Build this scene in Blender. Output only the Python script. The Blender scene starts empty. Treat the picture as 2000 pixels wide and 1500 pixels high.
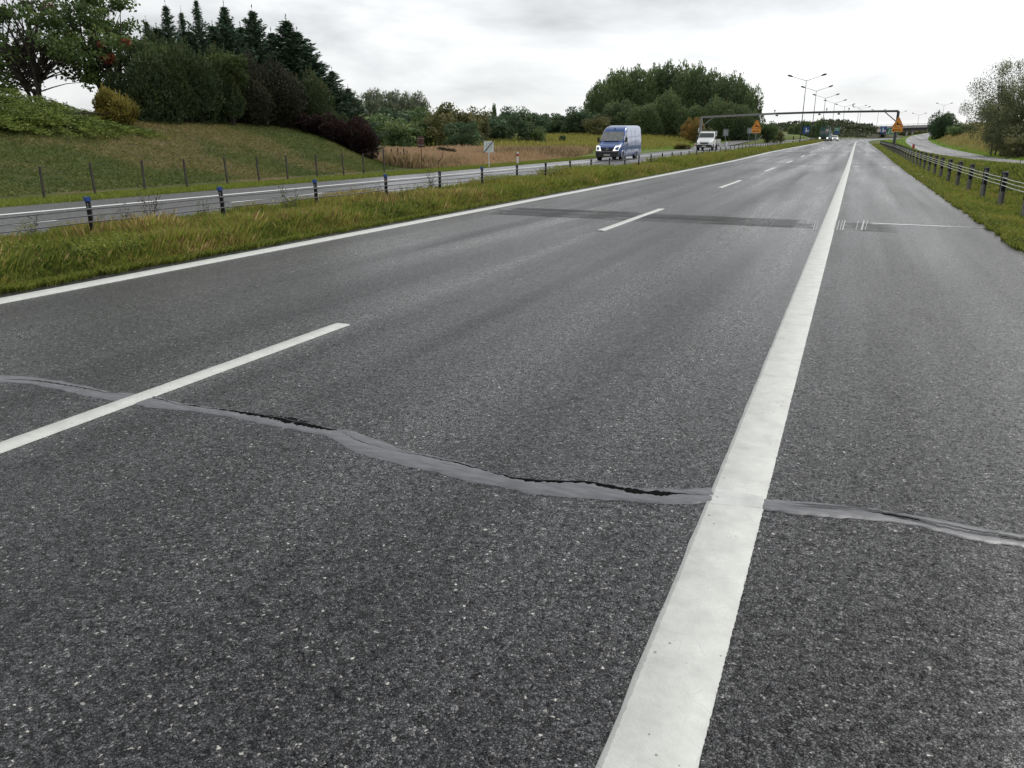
import bpy, math, random
import numpy as np
from mathutils import Vector, Matrix

rng = np.random.default_rng(7)
random.seed(7)
R = math.radians
scene = bpy.context.scene
col = scene.collection

# ------------------------------------------------------------------ camera
CAM_H = 1.6
PITCH = math.atan((750 - 270) / 1500.0)
_d0 = (0.45, math.cos(PITCH) + (750 - 270) / 1500.0 * math.sin(PITCH))
YAW = math.atan2(_d0[0], _d0[1])
cd = bpy.data.cameras.new('camera')
cd.sensor_width = 36.0
cd.lens = 27.0
cd.clip_start = 0.05
cd.clip_end = 6000
cam = bpy.data.objects.new('camera', cd)
col.objects.link(cam)
cam.location = (0, 0, CAM_H)
cam.rotation_euler = (math.pi / 2 - PITCH, 0, YAW)
scene.camera = cam

# ------------------------------------------------------------------ world
SUN_EL, SUN_AZ = R(42), R(28)          # azimuth measured from +Y towards +X
w = bpy.data.worlds.new('World')
scene.world = w
w.use_nodes = True
nt = w.node_tree
nt.nodes.clear()
def N(nt, t, **kw):
    n = nt.nodes.new(t)
    for k, v in kw.items():
        setattr(n, k, v)
    return n
out = N(nt, 'ShaderNodeOutputWorld')
bg = N(nt, 'ShaderNodeBackground')
sky = N(nt, 'ShaderNodeTexSky', sky_type='NISHITA')
sky.sun_disc = False
sky.sun_elevation = SUN_EL
sky.sun_rotation = SUN_AZ
skm = N(nt, 'ShaderNodeVectorMath', operation='SCALE')
skm.inputs['Scale'].default_value = 0.08
nt.links.new(sky.outputs[0], skm.inputs[0])
tc = N(nt, 'ShaderNodeTexCoord')
sep = N(nt, 'ShaderNodeSeparateXYZ')
nt.links.new(tc.outputs['Generated'], sep.inputs[0])
mx = N(nt, 'ShaderNodeMath', operation='MAXIMUM'); mx.inputs[1].default_value = 0.0
nt.links.new(sep.outputs['Z'], mx.inputs[0])
ad = N(nt, 'ShaderNodeMath', operation='ADD'); ad.inputs[1].default_value = 0.22
nt.links.new(mx.outputs[0], ad.inputs[0])
dx = N(nt, 'ShaderNodeMath', operation='DIVIDE'); dy = N(nt, 'ShaderNodeMath', operation='DIVIDE')
nt.links.new(sep.outputs['X'], dx.inputs[0]); nt.links.new(ad.outputs[0], dx.inputs[1])
nt.links.new(sep.outputs['Y'], dy.inputs[0]); nt.links.new(ad.outputs[0], dy.inputs[1])
cmb = N(nt, 'ShaderNodeCombineXYZ')
nt.links.new(dx.outputs[0], cmb.inputs[0]); nt.links.new(dy.outputs[0], cmb.inputs[1])
n1 = N(nt, 'ShaderNodeTexNoise'); n1.inputs['Scale'].default_value = 0.95; n1.inputs['Detail'].default_value = 7
n1.inputs['Roughness'].default_value = 0.55; n1.inputs['Distortion'].default_value = 0.25
mp = N(nt, 'ShaderNodeMapping'); mp.inputs['Location'].default_value = (3.1, 1.75, 0.0)
nt.links.new(cmb.outputs[0], mp.inputs[0]); nt.links.new(mp.outputs[0], n1.inputs['Vector'])
cr = N(nt, 'ShaderNodeValToRGB')
e = cr.color_ramp.elements
e[0].position = 0.34; e[0].color = (0.45, 0.462, 0.475, 1)
e[1].position = 0.60; e[1].color = (0.92, 0.93, 0.935, 1)
m_ = e.new(0.47); m_.color = (0.70, 0.715, 0.73, 1)
nt.links.new(n1.outputs['Fac'], cr.inputs[0])
# brightness of the cloud deck: brighter towards the veiled sun and low down in its direction
sd = (math.cos(SUN_EL) * math.sin(SUN_AZ), math.cos(SUN_EL) * math.cos(SUN_AZ), math.sin(SUN_EL))
dot = N(nt, 'ShaderNodeVectorMath', operation='DOT_PRODUCT')
nt.links.new(tc.outputs['Generated'], dot.inputs[0]); dot.inputs[1].default_value = (math.cos(R(18)) * math.sin(R(14)), math.cos(R(18)) * math.cos(R(14)), math.sin(R(18)))
mr = N(nt, 'ShaderNodeMapRange'); mr.inputs['From Min'].default_value = 0.2; mr.inputs['From Max'].default_value = 1.0
mr.inputs['To Min'].default_value = 0.86; mr.inputs['To Max'].default_value = 1.10
nt.links.new(dot.outputs['Value'], mr.inputs['Value'])
sc_ = N(nt, 'ShaderNodeVectorMath', operation='SCALE')
lo = N(nt, 'ShaderNodeMapRange'); lo.inputs['From Min'].default_value = 0.0; lo.inputs['From Max'].default_value = 0.13
lo.inputs['To Min'].default_value = 0.75; lo.inputs['To Max'].default_value = 0.0
nt.links.new(sep.outputs['Z'], lo.inputs['Value'])
lom = N(nt, 'ShaderNodeMix', data_type='RGBA'); nt.links.new(lo.outputs[0], lom.inputs['Factor']); nt.links.new(cr.outputs[0], lom.inputs['A'])
lom.inputs['B'].default_value = (0.86, 0.875, 0.88, 1)
nt.links.new(lom.outputs['Result'], sc_.inputs[0]); nt.links.new(mr.outputs[0], sc_.inputs['Scale'])
mixw = N(nt, 'ShaderNodeMix', data_type='RGBA'); mixw.inputs['Factor'].default_value = 0.93
nt.links.new(skm.outputs[0], mixw.inputs['A']); nt.links.new(sc_.outputs[0], mixw.inputs['B'])
nt.links.new(mixw.outputs['Result'], bg.inputs['Color'])
bg.inputs['Strength'].default_value = 1.08
nt.links.new(bg.outputs[0], out.inputs[0])

sun = bpy.data.lights.new('sun', 'SUN')
sun.energy = 1.5; sun.angle = R(25); sun.color = (1.0, 0.97, 0.93)
so = bpy.data.objects.new('sun', sun)
col.objects.link(so)
so.rotation_euler = Vector((-sd[0], -sd[1], -sd[2])).to_track_quat('-Z', 'Y').to_euler()

scene.view_settings.view_transform = 'Standard'
scene.view_settings.look = 'None'
scene.view_settings.exposure = 0.12
scene.view_settings.gamma = 1.0
scene.view_settings.use_curve_mapping = False
scene.render.engine = 'CYCLES'
scene.cycles.max_bounces = 6
scene.cycles.transparent_max_bounces = 8

# ------------------------------------------------------------------ geometry of the view (used to survey the place)
CP, SP_, CY, SY = math.cos(PITCH), math.sin(PITCH), math.cos(YAW), math.sin(YAW)
def ray(x, y):
    u = (x - 1000) / 1500.0; v = -(y - 750) / 1500.0
    d = (u, CP + v * SP_, -SP_ + v * CP)
    return (d[0] * CY - d[1] * SY, d[0] * SY + d[1] * CY, d[2])
def at(x, y, Y):                      # point at forward distance Y seen at photo pixel x, y
    d = ray(x, y); t = Y / d[1]
    return Vector((d[0] * t, Y, CAM_H + d[2] * t))
def gnd(x, y, z=0.0):
    d = ray(x, y); t = (z - CAM_H) / d[2]
    return Vector((d[0] * t, d[1] * t, z))

def smooth(t):
    t = np.clip(t, 0, 1)
    return t * t * (3 - 2 * t)

_PY = np.array([-50, 35, 60, 85, 130, 185, 230, 272, 300, 350, 450, 2000.])
_PZ = np.array([0, 0, 0.06, 0.27, 0.40, 0.58, 0.88, 1.02, 1.12, 1.52, 1.9, 1.9])
_ys = np.arange(-60, 2001, 2.0)
_zs = np.interp(_ys, _PY, _PZ)
_k = np.hanning(15); _k /= _k.sum()
_zs = np.convolve(np.pad(_zs, 7, mode='edge'), _k, mode='valid')
def P(s):
    return np.interp(s, _ys, _zs)
def C(s):
    s = np.asarray(s, float)
    L = np.clip(s - 178, 0, 190)
    return 3.2e-6 * L ** 3 + np.clip(s - 368, 0, 400) * 3 * 3.2e-6 * 190 ** 2 
def pos(o, s, dz=0.0):
    return Vector((o + float(C(s)), s, float(P(s)) + dz))

# simple value noise
_g = rng.random((256, 256))
def vn(x, y):
    x = np.asarray(x, float); y = np.asarray(y, float)
    xi = np.floor(x).astype(int); yi = np.floor(y).astype(int)
    fx = x - xi; fy = y - yi
    fx = fx * fx * (3 - 2 * fx); fy = fy * fy * (3 - 2 * fy)
    a = _g[xi % 256, yi % 256]; b = _g[(xi + 1) % 256, yi % 256]
    c = _g[xi % 256, (yi + 1) % 256]; d = _g[(xi + 1) % 256, (yi + 1) % 256]
    return (a * (1 - fx) + b * fx) * (1 - fy) + (c * (1 - fx) + d * fx) * fy
def fbm(x, y, o=4):
    s = 0; a = 1; t = 0
    for i in range(o):
        s = s + a * vn(x * 2 ** i + 17.3 * i, y * 2 ** i + 9.1 * i); t += a; a *= 0.5
    return s / t

# side roads
RAMP_PX = [(2300, 335, 30), (2120, 327.5, 38), (2000, 320, 46), (1940, 315, 55), (1892, 309, 66), (1857, 300.5, 88), (1828, 292.5, 113),
           (1806, 285, 138), (1794, 278, 163), (1791, 271.5, 188), (1797, 266.5, 215), (1811, 262.8, 245), (1835, 259, 285), (1870, 257, 330)]
SLIP_PX = [(1340, 291, 108), (1385, 286.5, 125), (1422, 281, 145), (1462, 273, 178), (1488, 267.5, 210), (1512, 264.2, 245), (1540, 262.5, 290)]
def catmull(pts, step=2.0):
    P_ = np.array([list(p) for p in pts]); o = []
    n = len(P_)
    for i in range(n - 1):
        p0 = P_[max(i - 1, 0)]; p1 = P_[i]; p2 = P_[i + 1]; p3 = P_[min(i + 2, n - 1)]
        m = max(2, int(np.linalg.norm(p2 - p1) / step))
        for t in np.linspace(0, 1, m, endpoint=False):
            o.append(0.5 * (2 * p1 + (p2 - p0) * t + (2 * p0 - 5 * p1 + 4 * p2 - p3) * t * t + (3 * p1 - p0 - 3 * p2 + p3) * t ** 3))
    o.append(P_[-1])
    return np.array(o)
RAMP = catmull([at(*p) for p in RAMP_PX])
SLIP = catmull([at(*p) for p in SLIP_PX])

def near_line(X, Y, L):
    X = np.asarray(X, float); Y = np.asarray(Y, float)
    best = np.full(X.shape, 1e9); zz = np.zeros(X.shape); side = np.zeros(X.shape)
    for i in range(len(L) - 1):
        a = L[i]; b = L[i + 1]; d = b - a; l2 = d[0] ** 2 + d[1] ** 2
        t = np.clip(((X - a[0]) * d[0] + (Y - a[1]) * d[1]) / l2, 0, 1)
        px = a[0] + t * d[0]; py = a[1] + t * d[1]
        dd = np.hypot(X - px, Y - py); m = dd < best
        best = np.where(m, dd, best); zz = np.where(m, a[2] + t * d[2], zz)
        side = np.where(m, np.sign((X - px) * d[1] - (Y - py) * d[0]), side)
    return best, zz, side

def H(X, Y):
    """ground height"""
    X = np.asarray(X, float); Y = np.asarray(Y, float)
    o = X - C(Y)
    z = P(Y) + 0 * o
    # embankment on the left
    toe = 20.9 + 0.5 * (vn(Y * 0.12, 3.0) - 0.5)
    end = 1 - smooth((Y - 31.0 - 0.9 * np.clip(-o - 21.5, 0, 12)) / 8.0)
    z = z + end * 2.35 * smooth((-o - toe) / 11.0 * 0.98 + 0.0) + end * 0.12 * (fbm(o * 0.3, Y * 0.3, 3) - 0.5) * smooth((-o - toe) / 3)
    # meadow and field rising to the tree lines
    mead = smooth((-o - 20) / 25.0)
    z = z + mead * (0.0175 * np.clip(Y - 80, 0, 130) + 0.004 * np.clip(Y - 210, 0, 300)) * (1 - end)
    z = z + mead * (1 - end) * 0.45 * (fbm(o * 0.06, Y * 0.06, 3) - 0.5)
    # brown embankment of the overpass
    rid = np.exp(-((Y - 405) / 26.0) ** 2) * smooth((X + 150) / 90.0) * (1 - smooth((X - 4) / 12.0)) * (1.6 + 2.6 * smooth((X + 70) / 65))
    z = z + rid
    z = z + np.exp(-((Y - 470) / 22.0) ** 2) * smooth((X + 10) / 20) * 2.6
    # right side: shallow swale, then ramp and bank
    z = z - 0.24 * smooth((o - 2.6) / 1.1) * (1 - smooth((Y - 90) / 60))
    # road corridor of the carriageways kept below the asphalt
    inside = ((o > -8.28) & (o < 2.42)) | ((o > -18.85) & (o < -11.45))
    z = np.where(inside, P(Y) - 0.06, z)
    d, zz, side = near_line(X, Y, RAMP)
    on = o > 4.3
    bw = (1 - smooth((d - 2.7) / np.where(side > 0, 5.5, 3.0))) * smooth((o - 4.3) / 1.6)
    bank = np.where((side > 0) & on, smooth((d - 3.0) / 8.0) * 2.5 * smooth((Y - 58) / 26.0) * (1 - smooth((Y - 200) / 60)), 0)
    z = z * (1 - bw) + (zz - 0.02) * bw + bank + np.where((side > 0) & on & (d > 2.3), (zz - z) * smooth((Y - 110) / 40) * (1 - bw), 0)
    d, zz, side = near_line(X, Y, SLIP)
    on = o < -19.2
    bw = np.where(on, 1 - smooth((d - 1.9) / 9.0), 0)
    z = z * (1 - bw) + (zz - 0.05) * bw
    return z
def h1(x, y):
    return float(H(np.array([x]), np.array([y]))[0])

# ------------------------------------------------------------------ materials
def mat(name, color=(0.5, 0.5, 0.5), rough=0.6, metal=0.0, spec=0.5, emit=None, es=1.0, noise=None, coat=0):
    m = bpy.data.materials.new(name); m.use_nodes = True
    b = m.node_tree.nodes['Principled BSDF']
    b.inputs['Base Color'].default_value = (*color, 1)
    b.inputs['Roughness'].default_value = rough
    b.inputs['Metallic'].default_value = metal
    b.inputs['Specular IOR Level'].default_value = spec
    b.inputs['Coat Weight'].default_value = coat
    if emit:
        b.inputs['Emission Color'].default_value = (*emit, 1); b.inputs['Emission Strength'].default_value = es
    if noise:
        t = m.node_tree
        tc = N(t, 'ShaderNodeTexCoord'); n = N(t, 'ShaderNodeTexNoise')
        n.inputs['Scale'].default_value = noise[0]; n.inputs['Detail'].default_value = 5
        t.links.new(tc.outputs['Object'], n.inputs['Vector'])
        r = N(t, 'ShaderNodeValToRGB')
        r.color_ramp.elements[0].position = 0.3; r.color_ramp.elements[1].position = 0.72
        r.color_ramp.elements[0].color = (*[c * (1 - noise[1]) for c in color], 1)
        r.color_ramp.elements[1].color = (*[min(1, c * (1 + noise[1])) for c in color], 1)
        t.links.new(n.outputs['Fac'], r.inputs[0]); t.links.new(r.outputs[0], b.inputs['Base Color'])
    return m

def leaf_mat(name, cols, trans=0.25, rough=0.6):
    """colour of each leaf from its own tint value"""
    m = bpy.data.materials.new(name); m.use_nodes = True
    t = m.node_tree; b = t.nodes['Principled BSDF']; o = t.nodes['Material Output']
    a = N(t, 'ShaderNodeAttribute', attribute_name='tint')
    r = N(t, 'ShaderNodeValToRGB'); el = r.color_ramp.elements
    for i, (p, c) in enumerate(cols):
        if i < 2:
            el[i].position = p; el[i].color = (*c, 1)
        else:
            x = el.new(p); x.color = (*c, 1)
    t.links.new(a.outputs['Fac'], r.inputs[0])
    t.links.new(r.outputs[0], b.inputs['Base Color'])
    b.inputs['Roughness'].default_value = rough
    b.inputs['Specular IOR Level'].default_value = 0.3
    tr = N(t, 'ShaderNodeBsdfTranslucent'); mxs = N(t, 'ShaderNodeMixShader'); mxs.inputs[0].default_value = trans
    t.links.new(r.outputs[0], tr.inputs['Color'])
    t.links.new(b.outputs[0], mxs.inputs[1]); t.links.new(tr.outputs[0], mxs.inputs[2])
    t.links.new(mxs.outputs[0], o.inputs['Surface'])
    return m

def asphalt_mat(name, dark=(0.006, 0.0062, 0.0074), light=(0.044, 0.0445, 0.048), stone=94, rough=(0.22, 0.42), bump=1.0, facet=0.68, wet=(0.05, 0.42), speck=True):
    m = bpy.data.materials.new(name); m.use_nodes = True
    t = m.node_tree; b = t.nodes['Principled BSDF']; L = t.links.new
    tc = N(t, 'ShaderNodeTexCoord')
    v = N(t, 'ShaderNodeTexVoronoi'); v.inputs['Scale'].default_value = stone; v.inputs['Randomness'].default_value = 1
    nz = N(t, 'ShaderNodeTexNoise'); nz.inputs['Scale'].default_value = 60; nz.inputs['Detail'].default_value = 2
    L(tc.outputs['Object'], nz.inputs['Vector'])
    wv = N(t, 'ShaderNodeVectorMath', operation='MULTIPLY_ADD'); wv.inputs[1].default_value = (0.022,) * 3
    L(nz.outputs['Color'], wv.inputs[0]); L(tc.outputs['Object'], wv.inputs[2])
    L(wv.outputs[0], v.inputs['Vector'])
    sp = N(t, 'ShaderNodeSeparateColor'); L(v.outputs['Color'], sp.inputs[0])
    r = N(t, 'ShaderNodeValToRGB'); el = r.color_ramp.elements; r.color_ramp.interpolation = 'LINEAR'
    el[0].position = 0.0; el[0].color = (*dark, 1)
    el[1].position = 0.86; el[1].color = (*light, 1)
    if speck:
        x = el.new(0.976); x.color = (light[0] * 1.6, light[1] * 1.55, light[2] * 1.45, 1)
        x = el.new(0.9975); x.color = (0.36, 0.35, 0.32, 1)
    L(sp.outputs[0], r.inputs[0])
    # wheel tracks and patches, stretched along the road
    mpn = N(t, 'ShaderNodeMapping'); mpn.inputs['Scale'].default_value = (1.15, 0.03, 1)
    L(tc.outputs['Object'], mpn.inputs[0])
    n2 = N(t, 'ShaderNodeTexNoise'); n2.inputs['Scale'].default_value = 1.0; n2.inputs['Detail'].default_value = 4; L(mpn.outputs[0], n2.inputs['Vector'])
    n3 = N(t, 'ShaderNodeTexNoise'); n3.inputs['Scale'].default_value = 0.8; n3.inputs['Detail'].default_value = 3; mp3 = N(t, 'ShaderNodeMapping'); mp3.inputs['Scale'].default_value = (1, 0.22, 1); L(tc.outputs['Object'], mp3.inputs[0]); L(mp3.outputs[0], n3.inputs['Vector'])
    n4 = N(t, 'ShaderNodeTexNoise'); n4.inputs['Scale'].default_value = 26; n4.inputs['Detail'].default_value = 3; n4.inputs['Roughness'].default_value = 0.8; L(tc.outputs['Object'], n4.inputs['Vector'])
    s0_ = N(t, 'ShaderNodeMath', operation='MULTIPLY_ADD'); s0_.inputs[1].default_value = 0.5; s0_.inputs[2].default_value = 0.0; L(n3.outputs['Fac'], s0_.inputs[0])
    s1 = N(t, 'ShaderNodeMath', operation='MULTIPLY_ADD'); s1.inputs[1].default_value = 1.5; L(n2.outputs['Fac'], s1.inputs[0]); L(s0_.outputs[0], s1.inputs[2])
    s2 = N(t, 'ShaderNodeMapRange'); s2.inputs['From Min'].default_value = 0.7; s2.inputs['From Max'].default_value = 1.3
    s2.inputs['To Min'].default_value = 0.74; s2.inputs['To Max'].default_value = 1.26
    L(s1.outputs[0], s2.inputs['Value'])
    s4 = N(t, 'ShaderNodeMapRange'); s4.inputs['From Min'].default_value = 0.3; s4.inputs['From Max'].default_value = 0.7
    s4.inputs['To Min'].default_value = 0.6; s4.inputs['To Max'].default_value = 1.4
    L(n4.outputs['Fac'], s4.inputs['Value'])
    mm = N(t, 'ShaderNodeMath', operation='MULTIPLY'); L(s2.outputs[0], mm.inputs[0]); L(s4.outputs[0], mm.inputs[1])
    vm = N(t, 'ShaderNodeVectorMath', operation='SCALE'); L(r.outputs[0], vm.inputs[0]); L(mm.outputs[0], vm.inputs['Scale'])
    # bitumen between the stones
    ve = N(t, 'ShaderNodeTexVoronoi', feature='DISTANCE_TO_EDGE'); ve.inputs['Scale'].default_value = stone; L(wv.outputs[0], ve.inputs['Vector'])
    eg = N(t, 'ShaderNodeMapRange'); eg.inputs['From Min'].default_value = 0.02; eg.inputs['From Max'].default_value = 0.22
    eg.inputs['To Min'].default_value = 0.26; eg.inputs['To Max'].default_value = 1.25; L(ve.outputs['Distance'], eg.inputs['Value'])
    vm2 = N(t, 'ShaderNodeVectorMath', operation='SCALE'); L(vm.outputs[0], vm2.inputs[0]); L(eg.outputs[0], vm2.inputs['Scale'])
    v3 = N(t, 'ShaderNodeTexVoronoi'); v3.inputs['Scale'].default_value = 33; L(wv.outputs[0], v3.inputs['Vector'])
    s3 = N(t, 'ShaderNodeSeparateColor'); L(v3.outputs['Color'], s3.inputs[0])
    m3 = N(t, 'ShaderNodeMapRange'); m3.inputs['To Min'].default_value = 0.82; m3.inputs['To Max'].default_value = 1.26; L(s3.outputs[0], m3.inputs['Value'])
    vm3 = N(t, 'ShaderNodeVectorMath', operation='SCALE'); L(vm2.outputs[0], vm3.inputs[0]); L(m3.outputs[0], vm3.inputs['Scale'])
    L(vm3.outputs[0], b.inputs['Base Color'])
    rr = N(t, 'ShaderNodeMapRange'); rr.inputs['From Min'].default_value = 0.7; rr.inputs['From Max'].default_value = 1.3
    rr.inputs['To Min'].default_value = rough[1]; rr.inputs['To Max'].default_value = rough[0]
    L(s1.outputs[0], rr.inputs['Value']); L(rr.outputs[0], b.inputs['Roughness'])
    # stone relief
    hm = N(t, 'ShaderNodeMath', operation='MULTIPLY'); hm.inputs[1].default_value = -0.9
    L(v.outputs['Distance'], hm.inputs[0])
    nf = N(t, 'ShaderNodeTexNoise'); nf.inputs['Scale'].default_value = 170; nf.inputs['Detail'].default_value = 3; L(tc.outputs['Object'], nf.inputs['Vector'])
    ha = N(t, 'ShaderNodeMath', operation='MULTIPLY_ADD'); ha.inputs[1].default_value = 0.7; L(nf.outputs['Fac'], ha.inputs[0]); L(hm.outputs[0], ha.inputs[2])
    hb = N(t, 'ShaderNodeMath', operation='MULTIPLY_ADD'); hb.inputs[1].default_value = 0.6; L(sp.outputs[1], hb.inputs[0]); L(ha.outputs[0], hb.inputs[2])
    bp = N(t, 'ShaderNodeBump'); bp.inputs['Strength'].default_value = bump; bp.inputs['Distance'].default_value = 0.0055
    L(hb.outputs[0], bp.inputs['Height'])
    # every stone lies at its own tilt
    tl = N(t, 'ShaderNodeVectorMath', operation='SUBTRACT'); L(v.outputs['Color'], tl.inputs[0]); tl.inputs[1].default_value = (0.5, 0.5, 0.5)
    ts = N(t, 'ShaderNodeVectorMath', operation='MULTIPLY'); L(tl.outputs[0], ts.inputs[0]); ts.inputs[1].default_value = (facet, facet, 0.0)
    ta = N(t, 'ShaderNodeVectorMath', operation='ADD'); L(ts.outputs[0], ta.inputs[0]); L(bp.outputs[0], ta.inputs[1])
    tn_ = N(t, 'ShaderNodeVectorMath', operation='NORMALIZE'); L(ta.outputs[0], tn_.inputs[0]); L(tn_.outputs[0], b.inputs['Normal'])
    b.inputs['Specular IOR Level'].default_value = 0.45
    # thin film of water, thicker in the wheel tracks
    wt = N(t, 'ShaderNodeMapRange'); wt.inputs['From Min'].default_value = 0.78; wt.inputs['From Max'].default_value = 1.25
    wt.inputs['To Min'].default_value = wet[0]; wt.inputs['To Max'].default_value = wet[1]
    L(s1.outputs[0], wt.inputs['Value'])
    # cavity occlusion put into coat and specular weights, with random clump and stone variation
    g1 = N(t, 'ShaderNodeMath', operation='MULTIPLY'); L(eg.outputs[0], g1.inputs[0]); L(m3.outputs[0], g1.inputs[1])
    g2 = N(t, 'ShaderNodeMath', operation='MULTIPLY'); L(g1.outputs[0], g2.inputs[0]); L(s4.outputs[0], g2.inputs[1])
    st = N(t, 'ShaderNodeMapRange'); st.inputs['To Min'].default_value = 0.25; st.inputs['To Max'].default_value = 1.8; L(sp.outputs[2], st.inputs['Value'])
    g3 = N(t, 'ShaderNodeMath', operation='MULTIPLY'); L(g2.outputs[0], g3.inputs[0]); L(st.outputs[0], g3.inputs[1])
    cw = N(t, 'ShaderNodeMath', operation='MULTIPLY'); cw.use_clamp = True; L(g3.outputs[0], cw.inputs[0]); L(wt.outputs[0], cw.inputs[1]); L(cw.outputs[0], b.inputs['Coat Weight'])
    sw = N(t, 'ShaderNodeMath', operation='MULTIPLY'); sw.use_clamp = True; sw.inputs[1].default_value = 0.5; L(g3.outputs[0], sw.inputs[0]); L(sw.outputs[0], b.inputs['Specular IOR Level'])
    b.inputs['Coat Roughness'].default_value = 0.24
    return m

def paint_mat(name, color, worn=0.25):
    m = bpy.data.materials.new(name); m.use_nodes = True
    t = m.node_tree; b = t.nodes['Principled BSDF']; L = t.links.new
    tc = N(t, 'ShaderNodeTexCoord')
    n = N(t, 'ShaderNodeTexNoise'); n.inputs['Scale'].default_value = 7; n.inputs['Detail'].default_value = 7; n.inputs['Roughness'].default_value = 0.7
    L(tc.outputs['Object'], n.inputs['Vector'])
    r = N(t, 'ShaderNodeValToRGB'); e = r.color_ramp.elements
    e[0].position = 0.3; e[0].color = (color[0] * (1 - worn), color[1] * (1 - worn), color[2] * (1 - worn), 1)
    e[1].position = 0.65; e[1].color = (*color, 1)
    L(n.outputs['Fac'], r.inputs[0])
    # pits and small chips
    v = N(t, 'ShaderNodeTexVoronoi'); v.inputs['Scale'].default_value = 30; L(tc.outputs['Object'], v.inputs['Vector'])
    s = N(t, 'ShaderNodeSeparateColor'); L(v.outputs['Color'], s.inputs[0])
    a = N(t, 'ShaderNodeMath', operation='GREATER_THAN'); a.inputs[1].default_value = 0.80; L(s.outputs[0], a.inputs[0])
    sz = N(t, 'ShaderNodeMath', operation='MULTIPLY'); sz.inputs[1].default_value = 0.2; L(s.outputs[1], sz.inputs[0])
    c = N(t, 'ShaderNodeMath', operation='LESS_THAN'); L(v.outputs['Distance'], c.inputs[0]); L(sz.outputs[0], c.inputs[1])
    pit = N(t, 'ShaderNodeMath', operation='MULTIPLY'); L(a.outputs[0], pit.inputs[0]); L(c.outputs[0], pit.inputs[1])
    # hair cracks
    nc = N(t, 'ShaderNodeTexNoise'); nc.inputs['Scale'].default_value = 5; nc.inputs['Detail'].default_value = 3; L(tc.outputs['Object'], nc.inputs['Vector'])
    wv = N(t, 'ShaderNodeVectorMath', operation='MULTIPLY_ADD'); wv.inputs[1].default_value = (0.12,) * 3; L(nc.outputs['Color'], wv.inputs[0]); L(tc.outputs['Object'], wv.inputs[2])
    vc = N(t, 'ShaderNodeTexVoronoi', feature='DISTANCE_TO_EDGE'); vc.inputs['Scale'].default_value = 6.5; L(wv.outputs[0], vc.inputs['Vector'])
    ck = N(t, 'ShaderNodeMath', operation='LESS_THAN'); ck.inputs[1].default_value = 0.006; L(vc.outputs['Distance'], ck.inputs[0])
    gate = N(t, 'ShaderNodeMath', operation='GREATER_THAN'); gate.inputs[1].default_value = 0.55; L(n.outputs['Fac'], gate.inputs[0])
    ck2 = N(t, 'ShaderNodeMath', operation='MULTIPLY'); L(ck.outputs[0], ck2.inputs[0]); L(gate.outputs[0], ck2.inputs[1])
    ck3 = N(t, 'ShaderNodeMath', operation='MULTIPLY'); ck3.inputs[1].default_value = 0.45; L(ck2.outputs[0], ck3.inputs[0])
    pm = N(t, 'ShaderNodeMath', operation='MAXIMUM'); L(pit.outputs[0], pm.inputs[0]); L(ck3.outputs[0], pm.inputs[1])
    pk = N(t, 'ShaderNodeMath', operation='MULTIPLY'); pk.inputs[1].default_value = 0.7; L(pm.outputs[0], pk.inputs[0])
    mxx = N(t, 'ShaderNodeMix', data_type='RGBA'); L(pk.outputs[0], mxx.inputs['Factor']); L(r.outputs[0], mxx.inputs['A'])
    mxx.inputs['B'].default_value = (0.16, 0.16, 0.155, 1)
    L(mxx.outputs['Result'], b.inputs['Base Color'])
    b.inputs['Roughness'].default_value = 0.55
    nf = N(t, 'ShaderNodeTexNoise'); nf.inputs['Scale'].default_value = 110; nf.inputs['Detail'].default_value = 4; L(tc.outputs['Object'], nf.inputs['Vector'])
    hh = N(t, 'ShaderNodeMath', operation='SUBTRACT'); L(nf.outputs['Fac'], hh.inputs[0]); L(pit.outputs[0], hh.inputs[1])
    bp = N(t, 'ShaderNodeBump'); bp.inputs['Strength'].default_value = 0.5; bp.inputs['Distance'].default_value = 0.003
    L(hh.outputs[0], bp.inputs['Height']); L(bp.outputs[0], b.inputs['Normal'])
    return m

M = {}
M['asphalt'] = asphalt_mat('asphalt')
M['asphalt_far'] = asphalt_mat('asphalt_left', dark=(0.09, 0.092, 0.10), light=(0.24, 0.24, 0.25), rough=(0.25, 0.4), speck=False, wet=(0.1, 0.6))
M['asphalt_ramp'] = asphalt_mat('asphalt_ramp', dark=(0.13, 0.127, 0.125), light=(0.26, 0.255, 0.25), rough=(0.45, 0.6), speck=False)
M['milled'] = asphalt_mat('milled_asphalt', dark=(0.014, 0.014, 0.015), light=(0.045, 0.045, 0.048), rough=(0.45, 0.6), speck=False, wet=(0.02, 0.2))
M['paint'] = paint_mat('road_paint', (0.64, 0.65, 0.61))
M['old_paint'] = paint_mat('old_road_paint', (0.47, 0.48, 0.46))
M['far_paint'] = mat('far_paint', (0.75, 0.76, 0.74), 0.6)
M['scratch'] = mat('scratched_paint', (0.42, 0.42, 0.42), 0.6)
M['wet'] = mat('wet_joint_glare', (0.32, 0.32, 0.33), 0.10, spec=1.0)  # wet joint whose pale base colour paints the glare of the sky

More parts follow.
